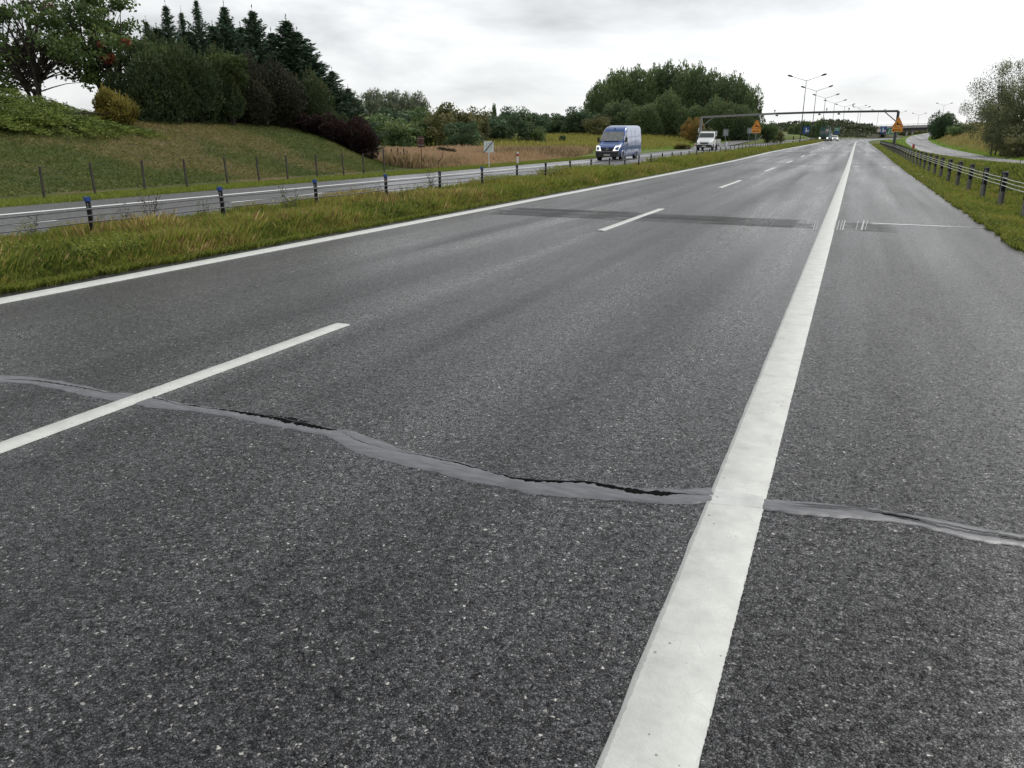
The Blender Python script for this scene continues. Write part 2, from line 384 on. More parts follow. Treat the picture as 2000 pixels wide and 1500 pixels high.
def seal_mat():
    m = mat('bitumen_seal', (0.10, 0.10, 0.112), 0.36, spec=0.6)
    t = m.node_tree; b = t.nodes['Principled BSDF']; L = t.links.new
    tc = N(t, 'ShaderNodeTexCoord')
    mp_ = N(t, 'ShaderNodeMapping'); mp_.inputs['Scale'].default_value = (3, 14, 1); L(tc.outputs['Object'], mp_.inputs[0])
    n = N(t, 'ShaderNodeTexNoise'); n.inputs['Scale'].default_value = 2.4; n.inputs['Detail'].default_value = 7; L(mp_.outputs[0], n.inputs['Vector'])
    r = N(t, 'ShaderNodeValToRGB'); r.color_ramp.elements[0].position = 0.35; r.color_ramp.elements[1].position = 0.65
    r.color_ramp.elements[0].color = (0.070, 0.071, 0.078, 1); r.color_ramp.elements[1].color = (0.135, 0.137, 0.148, 1)
    L(n.outputs['Fac'], r.inputs[0]); L(r.outputs[0], b.inputs['Base Color'])
    nf = N(t, 'ShaderNodeTexNoise'); nf.inputs['Scale'].default_value = 160; nf.inputs['Detail'].default_value = 2; L(tc.outputs['Object'], nf.inputs['Vector'])
    bp = N(t, 'ShaderNodeBump'); bp.inputs['Strength'].default_value = 0.35; bp.inputs['Distance'].default_value = 0.003
    L(nf.outputs['Fac'], bp.inputs['Height']); L(bp.outputs[0], b.inputs['Normal'])
    return m
M['seal'] = seal_mat()
M['trace'] = paint_mat('paint_over_seal', (0.60, 0.615, 0.585))
M['strand'] = mat('dark_bitumen', (0.018, 0.018, 0.020), 0.25, spec=.6)
M['crack'] = mat('crack_inside', (0.012, 0.012, 0.012), 0.9, noise=(60, 0.5))

def ground_mat():
    m = bpy.data.materials.new('ground'); m.use_nodes = True
    t = m.node_tree; b = t.nodes['Principled BSDF']; L = t.links.new
    a = N(t, 'ShaderNodeAttribute', attribute_name='soil')
    tc = N(t, 'ShaderNodeTexCoord')
    mp_ = N(t, 'ShaderNodeMapping'); mp_.inputs['Scale'].default_value = (1.0, 0.5, 2.5); mp_.inputs['Rotation'].default_value = (0, 0, 0.5); L(tc.outputs['Object'], mp_.inputs[0])
    n = N(t, 'ShaderNodeTexNoise'); n.inputs['Scale'].default_value = 2.6; n.inputs['Detail'].default_value = 9; n.inputs['Roughness'].default_value = 0.72; L(mp_.outputs[0], n.inputs['Vector'])
    mr = N(t, 'ShaderNodeMapRange'); mr.inputs['From Min'].default_value = 0.3; mr.inputs['From Max'].default_value = 0.7
    mr.inputs['To Min'].default_value = 0.5; mr.inputs['To Max'].default_value = 1.45; L(n.outputs['Fac'], mr.inputs['Value'])
    s = N(t, 'ShaderNodeVectorMath', operation='SCALE'); L(a.outputs['Color'], s.inputs[0]); L(mr.outputs[0], s.inputs['Scale'])
    L(s.outputs[0], b.inputs['Base Color'])
    b.inputs['Roughness'].default_value = 0.9; b.inputs['Specular IOR Level'].default_value = 0.15
    bp = N(t, 'ShaderNodeBump'); bp.inputs['Strength'].default_value = 0.6; bp.inputs['Distance'].default_value = 0.12
    L(n.outputs['Fac'], bp.inputs['Height']); L(bp.outputs[0], b.inputs['Normal'])
    return m
M['ground'] = ground_mat()

M['black'] = mat('black_plastic', (0.010, 0.010, 0.011), 0.75, spec=.25, noise=(9, 0.4))
M['galv'] = mat('galvanised_steel', (0.22, 0.22, 0.215), 0.45, 0.6, noise=(12, 0.25))
M['galv_dark'] = mat('dark_steel', (0.05, 0.053, 0.057), 0.5, 0.2, noise=(6, 0.3))  # darker copy of the galvanised steel; carries the gantry's backlit tone
M['bluecap'] = mat('blue_cap', (0.010, 0.05, 0.22), 0.4, noise=(8, .3))
M['darkcap'] = mat('dark_blue_cap', (0.012, 0.03, 0.10), 0.4)
M['cable'] = mat('steel_cable', (0.35, 0.35, 0.35), 0.5, 0.3, noise=(40, 0.3))
M['cable_dark'] = mat('dark_cable', (0.10, 0.10, 0.11), 0.5, 0.3, noise=(40, 0.4))
M['cable_light'] = mat('bright_cable', (0.62, 0.64, 0.60), 0.5, 0.1, noise=(40, 0.2))
M['red'] = mat('red_reflector', (0.42, 0.03, 0.02), 0.4)
M['white'] = mat('white_paint', (0.74, 0.75, 0.74), 0.4, noise=(5, 0.06))
M['sign_white'] = mat('sign_white', (0.62, 0.66, 0.64), 0.5, noise=(6, 0.07))
M['orange'] = mat('sign_orange', (0.78, 0.29, 0.03), 0.5, noise=(3, 0.12))
M['signblack'] = mat('sign_black', (0.015, 0.012, 0.01), 0.5)
M['sign_grey'] = mat('sign_back', (0.26, 0.28, 0.29), 0.5, 0.3, noise=(3, 0.15))
M['sign_blue'] = mat('sign_blue', (0.02, 0.08, 0.30), 0.5, noise=(4, 0.1))
M['sign_green'] = mat('sign_green', (0.01, 0.17, 0.10), 0.5, noise=(4, 0.1))
M['rust'] = mat('rusty_sign', (0.10, 0.045, 0.035), 0.8, noise=(7, 0.35))
M['fence_post'] = mat('fence_post', (0.05, 0.042, 0.035), 0.7, noise=(9, 0.4))
M['bark'] = mat('bark', (0.06, 0.05, 0.04), 0.9, noise=(7, 0.5))
M['bark_pale'] = mat('pale_bark', (0.15, 0.13, 0.11), 0.9, noise=(7, 0.4))
M['concrete'] = mat('concrete', (0.42, 0.41, 0.39), 0.8, noise=(0.8, 0.15))
M['concrete_dark'] = mat('girder_concrete', (0.13, 0.125, 0.12), 0.85, noise=(0.6, 0.2))
M['blue_paint'] = mat('van_blue', (0.028, 0.085, 0.28), 0.28, 0.25, coat=0.6, noise=(2, 0.08))
M['silver'] = mat('van_silver', (0.36, 0.42, 0.58), 0.30, 0.35, coat=0.5, noise=(2, 0.05))
M['glass'] = mat('glass', (0.05, 0.06, 0.062), 0.06, 0.0, spec=0.9)
M['glass_pale'] = mat('pale_windscreen', (0.20, 0.205, 0.20), 0.1, spec=0.8, noise=(3, 0.25))
M['dark_plastic'] = mat('dark_plastic', (0.02, 0.02, 0.023), 0.55)
M['tyre'] = mat('tyre', (0.016, 0.016, 0.016), 0.85)
M['rim'] = mat('rim', (0.36, 0.37, 0.39), 0.35, 0.8)
M['chrome'] = mat('chrome', (0.6, 0.6, 0.62), 0.2, 1.0)
M['lamp_on'] = mat('headlamp_lit', (0.9, 0.9, 0.8), 0.2, emit=(1.0, 0.97, 0.86), es=1.1)
M['lamp_white'] = mat('headlamp_clear', (0.75, 0.78, 0.8), 0.15, emit=(1, 1, 1), es=0.35)
M['lorry_green'] = mat('lorry_green', (0.02, 0.09, 0.075), 0.35)
M['grey_board'] = mat('grey_alu_boards', (0.42, 0.42, 0.40), 0.5, 0.3, noise=(4, 0.12))
M['plate'] = mat('number_plate', (0.6, 0.6, 0.58), 0.5)

g = lambda *c: tuple(c)
M['lf_maple'] = leaf_mat('maple_leaves', [(0, g(0.051, 0.087, 0.030)), (1, g(0.242, 0.260, 0.058)), (.45, g(0.091, 0.148, 0.043)), (.80, g(0.142, 0.195, 0.050))], .3)
M['lf_red'] = leaf_mat('red_leaves', [(0, g(0.156, 0.039, 0.026)), (1, g(0.390, 0.143, 0.065))], .3)
M['lf_yew'] = leaf_mat('yew_needles', [(0, g(0.028, 0.049, 0.022)), (1, g(0.128, 0.139, 0.043)), (.5, g(0.058, 0.086, 0.033))], .1)
M['lf_brown'] = leaf_mat('brown_leaves', [(0, g(0.025, 0.029, 0.018)), (1, g(0.084, 0.082, 0.039)), (.5, g(0.046, 0.047, 0.026))], .15)
M['lf_purple'] = leaf_mat('purple_leaves', [(0, g(0.016, 0.012, 0.011)), (1, g(0.074, 0.030, 0.024)), (.5, g(0.031, 0.017, 0.016))], .2)
M['lf_spruce'] = leaf_mat('spruce_needles', [(0, g(0.031, 0.061, 0.040)), (1, g(0.108, 0.172, 0.090)), (.5, g(0.056, 0.103, 0.059))], .1)
M['lf_green'] = leaf_mat('fresh_leaves', [(0, g(0.039, 0.065, 0.023)), (1, g(0.143, 0.182, 0.039)), (.5, g(0.078, 0.111, 0.031))], .3)
M['lf_gold'] = leaf_mat('golden_foliage', [(0, (.05, .055, .014)), (1, (.38, .31, .07)), (.5, (.19, .165, .035))], .25)
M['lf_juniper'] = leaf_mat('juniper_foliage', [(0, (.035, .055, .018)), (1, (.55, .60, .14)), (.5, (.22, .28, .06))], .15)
M['lf_hedge'] = leaf_mat('thicket_leaves', [(0, g(0.067, 0.115, 0.049)), (1, g(0.269, 0.310, 0.101)), (.5, g(0.130, 0.202, 0.074))], .25)
M['lf_hedge_dark'] = leaf_mat('dark_thicket_leaves', [(0, g(0.044, 0.081, 0.048)), (1, g(0.164, 0.224, 0.099)), (.5, g(0.087, 0.144, 0.069))], .25)
M['lf_olive'] = leaf_mat('olive_leaves', [(0, g(0.092, 0.092, 0.040)), (1, g(0.276, 0.239, 0.101)), (.5, g(0.156, 0.166, 0.067))], .25)
M['lf_grove'] = leaf_mat('poplar_leaves', [(0, g(0.063, 0.108, 0.054)), (1, g(0.248, 0.299, 0.114)), (.5, g(0.128, 0.185, 0.081))], .2)
M['lf_grove2'] = leaf_mat('browner_poplar_leaves', [(0, g(0.054, 0.091, 0.052)), (1, g(0.220, 0.251, 0.105)), (.5, g(0.119, 0.168, 0.077))], .2)
M['lf_silver'] = leaf_mat('silvery_leaves', [(0, g(0.100, 0.129, 0.086)), (1, g(0.315, 0.343, 0.243)), (.5, g(0.186, 0.215, 0.143))], .3)
M['lf_autumn'] = leaf_mat('autumn_leaves', [(0, g(0.120, 0.108, 0.036)), (1, g(0.504, 0.264, 0.072)), (.5, g(0.288, 0.204, 0.060))], .3)
M['lf_right'] = leaf_mat('willow_leaves', [(0, g(0.074, 0.107, 0.056)), (1, g(0.354, 0.354, 0.168)), (.5, g(0.171, 0.196, 0.099))], .25)
M['lf_scrub'] = leaf_mat('scrub', [(0, g(0.043, 0.058, 0.032)), (1, g(0.128, 0.147, 0.068)), (.5, g(0.072, 0.089, 0.045))], .2)
M['grass'] = leaf_mat('verge_grass', [(0, (0.046, 0.066, 0.014)), (.3, (0.127, 0.176, 0.028)), (.55, (0.276, 0.319, 0.055)), (.76, (0.345, 0.308, 0.080)), (.88, (0.230, 0.132, 0.060)), (1, (0.632, 0.506, 0.220))], .35)
M['grass_lawn'] = leaf_mat('lawn_grass', [(0, (.12, .20, .03)), (1, (.32, .42, .07))], .3)
M['grass_tan'] = leaf_mat('dry_meadow', [(0, g(0.177, 0.148, 0.063)), (1, g(0.582, 0.399, 0.253)), (.5, g(0.380, 0.277, 0.152))], .3)
M['grass_bankside'] = leaf_mat('tawny_bank', [(0, (.16, .16, .05)), (1, (.52, .42, .18)), (.5, (.33, .29, .10))], .3)
M['grass_field'] = leaf_mat('yellow_field', [(0, g(0.150, 0.155, 0.039)), (1, g(0.431, 0.374, 0.105)), (.5, g(0.274, 0.269, 0.061))], .3)
M['grass_bank'] = leaf_mat('mown_bank_grass', [(0, g(0.066, 0.111, 0.022)), (.4, g(0.140, 0.180, 0.039)), (.7, g(0.235, 0.220, 0.069)), (1, g(0.337, 0.260, 0.114))], .2)
M['far_wood'] = leaf_mat('far_wood', [(0, g(0.075, 0.105, 0.075)), (1, g(0.150, 0.180, 0.112))], .2)
M['flower'] = mat('pale_flower', (0.7, 0.7, 0.55), 0.7)

# ------------------------------------------------------------------ mesh helpers
def link(name, me, parent=None):
    o = bpy.data.objects.new(name, me)
    col.objects.link(o)
    if parent is not None:
        o.parent = parent
    return o
def tag(o, label=None, cat=None, group=None, kind=None):
    if label: o['label'] = label
    if cat: o['category'] = cat
    if group: o['group'] = group
    if kind: o['kind'] = kind
    return o
def empty(name, loc=(0, 0, 0), rz=0.0, label=None, cat=None, group=None):
    o = bpy.data.objects.new(name, None)
    o.location = loc; o.rotation_euler = (0, 0, rz); o.empty_display_size = 0.2
    col.objects.link(o)
    return tag(o, label, cat, group)
def copy_tree(o, parent=None):
    c = o.copy(); col.objects.link(c)
    if parent is not None: c.parent = parent
    for ch in [x for x in bpy.data.objects if x.parent == o]:
        copy_tree(ch, c)
    return c
def poly_mesh(name, V, material, tint=None):
    """V: (n, k, 3) separate polygons"""
    n, k, _ = V.shape
    me = bpy.data.meshes.new(name)
    me.vertices.add(n * k); me.vertices.foreach_set('co', V.reshape(-1).astype(np.float32))
    me.loops.add(n * k); me.loops.foreach_set('vertex_index', np.arange(n * k, dtype=np.int32))
    me.polygons.add(n); me.polygons.foreach_set('loop_start', np.arange(0, n * k, k, dtype=np.int32))
    if tint is not None:
        a = me.attributes.new('tint', 'FLOAT', 'POINT')
        a.data.foreach_set('value', np.repeat(np.clip(tint, 0, 1), k).astype(np.float32))
    me.materials.append(material)
    me.update(calc_edges=True)
    return me
def grid_mesh(name, V, material, smooth_=True):
    """V: (r, c, 3) sheet"""
    r, c, _ = V.shape
    me = bpy.data.meshes.new(name)
    i = np.arange(r * c).reshape(r, c)
    f = np.stack([i[:-1, :-1], i[:-1, 1:], i[1:, 1:], i[1:, :-1]], -1).reshape(-1, 4)
    me.vertices.add(r * c); me.vertices.foreach_set('co', V.reshape(-1).astype(np.float32))
    me.loops.add(f.size); me.loops.foreach_set('vertex_index', f.reshape(-1).astype(np.int32))
    me.polygons.add(len(f)); me.polygons.foreach_set('loop_start', np.arange(0, f.size, 4, dtype=np.int32))
    me.polygons.foreach_set('use_smooth', np.full(len(f), smooth_))
    me.materials.append(material)
    me.update(calc_edges=True)
    return me
class MB:
    def __init__(self): self.v = []; self.f = []; self.sm = []
    def add(self, vs, fs, sm=False):
        b = len(self.v); self.v += [tuple(x) for x in vs]; self.f += [tuple(b + i for i in q) for q in fs]; self.sm += [sm] * len(fs); return self
    def box(self, c, s, rot=None):
        m = rot or Matrix.Identity(3); c = Vector(c)
        vs = [c + m @ Vector((x * s[0] / 2, y * s[1] / 2, z * s[2] / 2)) for x in (-1, 1) for y in (-1, 1) for z in (-1, 1)]
        return self.add(vs, [(0, 1, 3, 2), (4, 6, 7, 5), (0, 4, 5, 1), (2, 3, 7, 6), (0, 2, 6, 4), (1, 5, 7, 3)])
    def beam(self, a, b, wx, wz):
        a = Vector(a); b = Vector(b); d = b - a
        q = d.to_track_quat('Y', 'Z').to_matrix()
        return self.box((a + b) / 2, (wx, d.length, wz), q)
    def tube(self, pts, rad, n=8, cap=True):
        pts = [Vector(p) for p in pts]
        if not hasattr(rad, '__len__'): rad = [rad] * len(pts)
        vs = []; fs = []
        for i, p in enumerate(pts):
            d = (pts[min(i + 1, len(pts) - 1)] - pts[max(i - 1, 0)]).normalized()
            u = d.orthogonal().normalized() if i == 0 else (u - d * u.dot(d)).normalized()
            v = d.cross(u)
            for k in range(n):
                a = 2 * math.pi * k / n
                vs.append(p + (u * math.cos(a) + v * math.sin(a)) * rad[i])
        for i in range(len(pts) - 1):
            for k in range(n):
                fs.append((i * n + k, i * n + (k + 1) % n, (i + 1) * n + (k + 1) % n, (i + 1) * n + k))
        self.add(vs, fs, True)
        if cap:
            self.add([vs[k] for k in range(n)], [tuple(range(n))[::-1]]); self.add(vs[-n:], [tuple(range(n))])
        return self
    def prism(self, poly, y0, y1, axis='y'):
        """poly in x,z extruded along y"""
        n = len(poly)
        mk = {'y': lambda a, b, t: (a, t, b), 'x': lambda a, b, t: (t, a, b), 'z': lambda a, b, t: (a, b, t)}[axis]
        vs = [mk(a, b, y0) for a, b in poly] + [mk(a, b, y1) for a, b in poly]
        fs = [tuple(range(n)), tuple(range(2 * n - 1, n - 1, -1))] + [(i, (i + 1) % n, n + (i + 1) % n, n + i) for i in range(n)]
        return self.add(vs, fs)
    def disc_wheel(self, c, r, w, n=20, axis='x'):
        return self.tube([Vector(c) - Vector((w / 2, 0, 0)), Vector(c) - Vector((w / 2 - 0.02, 0, 0)), Vector(c) + Vector((w / 2 - 0.02, 0, 0)), Vector(c) + Vector((w / 2, 0, 0))], [r * .94, r, r, r * .94], n)
    def mesh(self, name, material):
        me = bpy.data.meshes.new(name); me.from_pydata(self.v, [], self.f); me.materials.append(material)
        me.polygons.foreach_set('use_smooth', self.sm); me.update()
        return me
    def build(self, name, material, parent=None):
        return link(name, self.mesh(name, material), parent)

# ------------------------------------------------------------------ ground
def ground():
    ys = np.concatenate([np.arange(-25, 60, 0.5), np.arange(60, 140, 1.0), np.arange(140, 300, 2.0), np.arange(300, 520, 5), np.arange(520, 900, 30), [1000, 1300, 1800, 2600]])
    os_ = np.concatenate([[-2600, -1500, -900, -600, -400, -300, -240], np.arange(-200, -80, 6.), np.arange(-80, -40, 2.), np.arange(-40, -18.9, 0.4), [-18.86, -18.84, -15, -11.47, -11.44], np.arange(-11.2, -8.4, 0.4), [-8.31, -8.27, -4, 0, 2.41, 2.45], np.arange(2.8, 20, 0.4), np.arange(20, 60, 2), np.arange(60, 140, 8), [160, 220, 320, 500, 900, 1800, 2600]])
    Y, O = np.meshgrid(ys, os_, indexing='ij')
    X = O + C(Y)
    Z = H(X, Y)
    V = np.stack([X, Y, Z], -1)
    me = grid_mesh('ground', V, M['ground'])
    # soil colour by zone
    c = np.zeros(X.shape + (3,))
    def mixc(c, colr, m): return c * (1 - m[..., None]) + np.array(colr) * m[..., None]
    c[:] = (0.10, 0.12, 0.035)
    o = O
    n = fbm(X * 0.35, Y * 0.35, 4); n2 = fbm(X * 0.08 + 40, Y * 0.08, 3)
    # embankment: patchy mown grass
    emb = smooth((-o - 20.3) / 1.0) * (1 - smooth((Y - 37 - 0.9 * np.clip(-o - 21.5, 0, 12)) / 3))
    cc = np.array((0.07, 0.082, 0.026))[None, None] * (1 - smooth((n - 0.42) / 0.2))[..., None] + np.array((0.14, 0.105, 0.055))[None, None] * smooth((n - 0.42) / 0.2)[..., None]
    top = smooth((-o - 28) / 3)[..., None]
    cc = cc * (1 - top) + np.array((0.10, 0.065, 0.04)) * top
    c = c * (1 - emb[..., None]) + cc * emb[..., None]
    # dry meadow and yellow field
    tan = smooth((-o - 20.6) / 1.5) * smooth((Y - 37 - 0.9 * np.clip(-o - 21.5, 0, 12)) / 3) * (1 - smooth((Y - 74 - 6 * (n2 - .5)) / 8))
    c = mixc(c, (0.25, 0.18, 0.10), tan)
    fld = smooth((-o - 20.5) / 1.5) * smooth((Y - 74 - 6 * (n2 - .5)) / 8)
    c = mixc(c, (0.19, 0.185, 0.045), fld)
    lawn = smooth((-o - 19) / .3) * (1 - smooth((-o - 20.4) / 1.2)) + smooth((-o - 19) / .3) * smooth((Y - 62) / 6) * (1 - smooth((-o - 27 - 0.02 * Y) / 5))
    c = mixc(c, (0.12, 0.16, 0.035), np.clip(lawn, 0, 1) * smooth((Y - 8) / 3))
    # median strip and right verge soil
    med = ((o > -11.6) & (o < -8.2)).astype(float)
    c = mixc(c, (0.055, 0.055, 0.022), med)
    rv = smooth((o - 2.3) / .1) * (1 - smooth((o - 4.4) / 1))
    c = mixc(c, (0.10, 0.12, 0.035), rv)
    rl = smooth((o - 4.2) / 1.2)
    c = mixc(c, (0.13, 0.22, 0.03), rl)
    d, zz, side = near_line(X, Y, RAMP)
    bk = ((side > 0) & (o > 6)).astype(float) * smooth((d - 3.5) / 2) * smooth((Y - 40) / 12)
    c = mixc(c, (0.21, 0.17, 0.06), bk)
    br = np.exp(-((Y - 400) / 40.0) ** 2) * (X < 70)
    c = mixc(c, (0.085, 0.085, 0.05), np.clip(br * 1.6, 0, 1))
    a = me.attributes.new('soil', 'FLOAT_COLOR', 'POINT')
    a.data.foreach_set('color', np.concatenate([c, np.ones(X.shape + (1,))], -1).reshape(-1).astype(np.float32))
    tag(link('ground', me), kind='structure')
ground()

# ------------------------------------------------------------------ roads
# crack across the road: centre line, seal edges and opening as functions of X
def tbl(pts):
    q = [gnd(*p) for p in pts]; q.sort(key=lambda v: v.x)
    xs = np.array([v.x for v in q]); yy = np.array([v.y for v in q])
    return lambda x: np.interp(x, xs, yy)
seal_hi = tbl([(-400, 700), (0, 733), (60, 736), (130, 746), (200, 762), (240, 772), (300, 773), (345, 786), (400, 795), (470, 803), (540, 815), (600, 828), (650, 838), (690, 842), (740, 860), (790, 880), (850, 892), (900, 903), (960, 922), (1000, 932), (1050, 937), (1150, 940), (1250, 953), (1330, 957), (1385, 953), (1500, 975), (1560, 980), (1640, 987), (1700, 993), (1760, 1003), (1850, 1017), (1920, 1032), (2000, 1046), (2400, 1100)])
seal_lo = tbl([(-400, 716), (0, 747), (60, 750), (110, 760), (180, 776), (240, 785), (300, 798), (370, 803), (440, 813), (520, 830), (580, 841), (640, 853), (690, 882), (740, 897), (800, 912), (860, 925), (920, 942), (980, 952), (1040, 965), (1110, 972), (1180, 977), (1260, 982), (1330, 985), (1375, 984), (1500, 996), (1560, 1005), (1640, 1012), (1720, 1017), (1800, 1030), (1880, 1052), (1940, 1062), (2000, 1070), (2400, 1130)])
_ck = [(-400, 706, 0), (0, 741, 0), (70, 744, 2), (150, 756, 2), (210, 768, 1), (255, 768, 0), (310, 780, 2), (350, 792, 0), (380, 793, 3), (400, 798, 0), (430, 800, 3), (470, 806, 6), (520, 813, 9), (560, 820, 15), (600, 830, 12), (640, 839, 7), (662, 842, 0), (700, 862, 1), (760, 880, 0), (820, 890, 1), (880, 903, 2), (900, 907, 3), (960, 923, 2), (1000, 934, 5), (1050, 940, 13), (1090, 941, 7), (1150, 942, 9), (1200, 954, 9), (1250, 962, 11), (1300, 965, 10), (1330, 965, 2), (1380, 968, 0), (1500, 985, 0), (1600, 992, 0), (1680, 997, 0), (1720, 1004, 2), (1765, 1012, 9), (1800, 1020, 4), (1850, 1030, 0), (1900, 1042, 3), (1960, 1050, 4), (2000, 1057, 4), (2400, 1115, 5)]
_cx = []; 
for px, py, wpx in _ck:
    q = gnd(px, py); q2 = gnd(px, py + max(wpx, 0.01)); _cx.append((q.x, q.y, (q.y - q2.y)))
_cx.sort(); _cx = np.array(_cx)
def ckc(x): return np.interp(x, _cx[:, 0], _cx[:, 1]) + 0.010 * (vn(x * 38, 5) - 0.5) + 0.006 * (vn(x * 120, 9) - 0.5)
def ckw(x):
    wv = np.interp(x, _cx[:, 0], _cx[:, 2])
    return np.where(wv > 0.0012, wv * (0.30 + 0.85 * vn(x * 90, 2.2)) + 0.001, 0.0)

def strip(o0, o1, ys, dz, nx=2):
    os_ = np.linspace(o0, o1, nx)
    Y, O = np.meshgrid(ys, os_, indexing='ij')
    return np.stack([O + C(Y), Y, P(Y) + dz], -1)
ys_far = np.concatenate([np.arange(6, 170, 2.0), np.arange(170, 430, 2.5)])

def carriageway():
    xs = np.linspace(-8.32, 2.44, 901)
    c = ckc(xs); wd = ckw(xs)
    vs = []; 
    # near part
    def rows(a, b, k):
        t = np.linspace(0, 1, k)[:, None]
        Y = a[None] * (1 - t) + b[None] * t
        X = np.broadcast_to(xs[None], Y.shape)
        return np.stack([X, Y, P(Y)], -1)
    xc = np.linspace(-8.32, 2.44, 37)
    lo_c = ckc(xc) - 0.30; hi_c = ckc(xc) + 0.30
    A = rows(np.interp(xs, xc, lo_c), c - wd / 2, 4)
    B = rows(c + wd / 2, np.interp(xs, xc, hi_c), 4)
    def coarse(a, b, k):
        t = np.linspace(0, 1, k)[:, None]; Y = a[None] * (1 - t) + b[None] * t
        return np.stack([np.broadcast_to(xc[None], Y.shape), Y, P(Y)], -1)
    A2 = coarse(np.full(xc.shape, -6.0), lo_c, 24); B2 = coarse(hi_c, np.full(xc.shape, 6.0), 9)
    G = np.stack([np.stack([xs, c - wd / 2, 0 * xs], -1), np.stack([xs, c - wd / 4, -0.03 * (wd > 0)], -1), np.stack([xs, c + wd / 4 , -0.035 * (wd > 0)], -1), np.stack([xs, c + wd / 2, 0 * xs], -1)], 0)
    a = grid_mesh('asphalt_near', A, M['asphalt'], False); b = grid_mesh('asphalt_near_beyond', B, M['asphalt'], False)
    F = strip(-8.32, 2.44, ys_far, 0.0, 3)
    # ragged outer edges
    f = grid_mesh('asphalt_far', F, M['asphalt'], True)
    bm_objs = [a, b, f, grid_mesh('asphalt_a', A2, M['asphalt'], False), grid_mesh('asphalt_b', B2, M['asphalt'], False)]
    import bmesh
    bm = bmesh.new()
    for me in bm_objs: bm.from_mesh(me)
    me = bpy.data.meshes.new('road'); bm.to_mesh(me); bm.free(); me.materials.append(M['asphalt'])
    r = tag(link('road', me), kind='structure')
    gr = link('crack', grid_mesh('crack', G, M['crack'], False), r)
    # bitumen seal, two lips along the crack
    hi = seal_hi(xs) + 0.014 * (vn(xs * 22, 1) - .5) + 0.016 * (rng.random(len(xs)) - .5) * vn(xs * 9, 3); lo = seal_lo(xs) + 0.014 * (vn(xs * 24, 7) - .5) + 0.012 * (rng.random(len(xs)) - .5) * vn(xs * 9, 6)
    for nm, e0, e1 in (('seal', lo, np.maximum(c - wd / 2, lo + 0.004)), ('seal', np.minimum(c + wd / 2, hi - 0.004), hi)):
        S = []
        for t, z in ((0, 0.0005), (0.12, 0.004), (0.5, 0.0052), (0.9, 0.0045), (1, 0.0035 if e0 is lo else 0.0005)):
            if e0 is not lo: z = {0: 0.0035, 0.12: 0.0045, 0.5: 0.0052, 0.9: 0.004, 1: 0.0005}[t]
            yy = e0 * (1 - t) + e1 * t
            S.append(np.stack([xs, yy, np.full(xs.shape, z) + 0.0015 * (vn(xs * 14, yy * 40) - .5) * (t not in (0, 1))], -1))
        link(nm, grid_mesh(nm, np.array(S), M['seal'], True), r)
    xr = xs[xs > -0.17]
    for off, wmm, zz in ((0.022, .010, .0072), (-0.012, .008, .0070), (0.005, .006, .0076)):
        cc_ = ckc(xr) + off * (.6 + .8 * vn(xr * 3, off * 900)); ww = wmm * (.25 + 1.1 * vn(xr * 7 + off * 500, 3)) * smooth((xr + .17) / .3)
        link('strand', grid_mesh('strand', np.array([np.stack([xr, cc_ - ww / 2, np.full(xr.shape, zz)], -1), np.stack([xr, cc_ + ww / 2, np.full(xr.shape, zz)], -1)]), M['strand'], True), r)
    return r
road = carriageway()

def marking(name, o0, o1, s0, s1, dz=0.009, m='paint', jag=0.006, step=None, parent=None):
    near = s0 < 25
    n = max(3, int((s1 - s0) / (0.012 if s1 < 12 else 0.15)))
    if s1 - s0 > 60:
        ys = np.concatenate([np.arange(s0, 12, 0.012), np.arange(12, 60, .5), np.arange(60, s1, 2.5)])
    else:
        ys = np.linspace(s0, s1, n)
    k = np.where(ys < 14, 1.0, 0.3)
    l = o0 + jag * k * (rng.random(len(ys)) - .5) * 0.9 + jag * k * 0.25 * (vn(ys * 3, o0 + 3) - .5) + C(ys)
    r_ = o1 + jag * k * (rng.random(len(ys)) - .5) * 0.9 + jag * k * 0.25 * (vn(ys * 3, o1 + 3) - .5) + C(ys)
    V = []
    for t, z in ((0, 0.0005), (0.03, dz), (0.5, dz + 0.0006), (0.97, dz), (1, 0.0005)):
        x = l * (1 - t) + r_ * t
        V.append(np.stack([x, ys, P(ys) + z], -1))
    return link(name, grid_mesh(name, np.array(V).transpose(1, 0, 2), M[m], True), parent)
marking('solid_line', -0.430, -0.190, -6, 330, 0.0055, jag=0.004, parent=road)
marking('old_line_edge', -0.441, -0.36, -6, 40, 0.0045, m='old_paint', jag=0.006, parent=road)
marking('edge_line', -8.06, -7.78, -6, 330, 0.008, parent=road)
for a, b in [(-7.5, -2.6), (0.55, 5.62), (13.6, 18.55), (27.3, 32.6), (41.6, 46.9), (55.0, 60.0), (69.3, 74.4), (83.5, 88.6), (98, 103), (112, 117), (126, 131), (141, 146), (155, 160), (170, 175), (184, 189), (198, 203), (213, 218), (227, 232)]:
    marking('dash', -4.14 - 0.02 * (a > 10), -3.995 - 0.02 * (a > 10), a, b, 0.008, jag=0.004, parent=road)

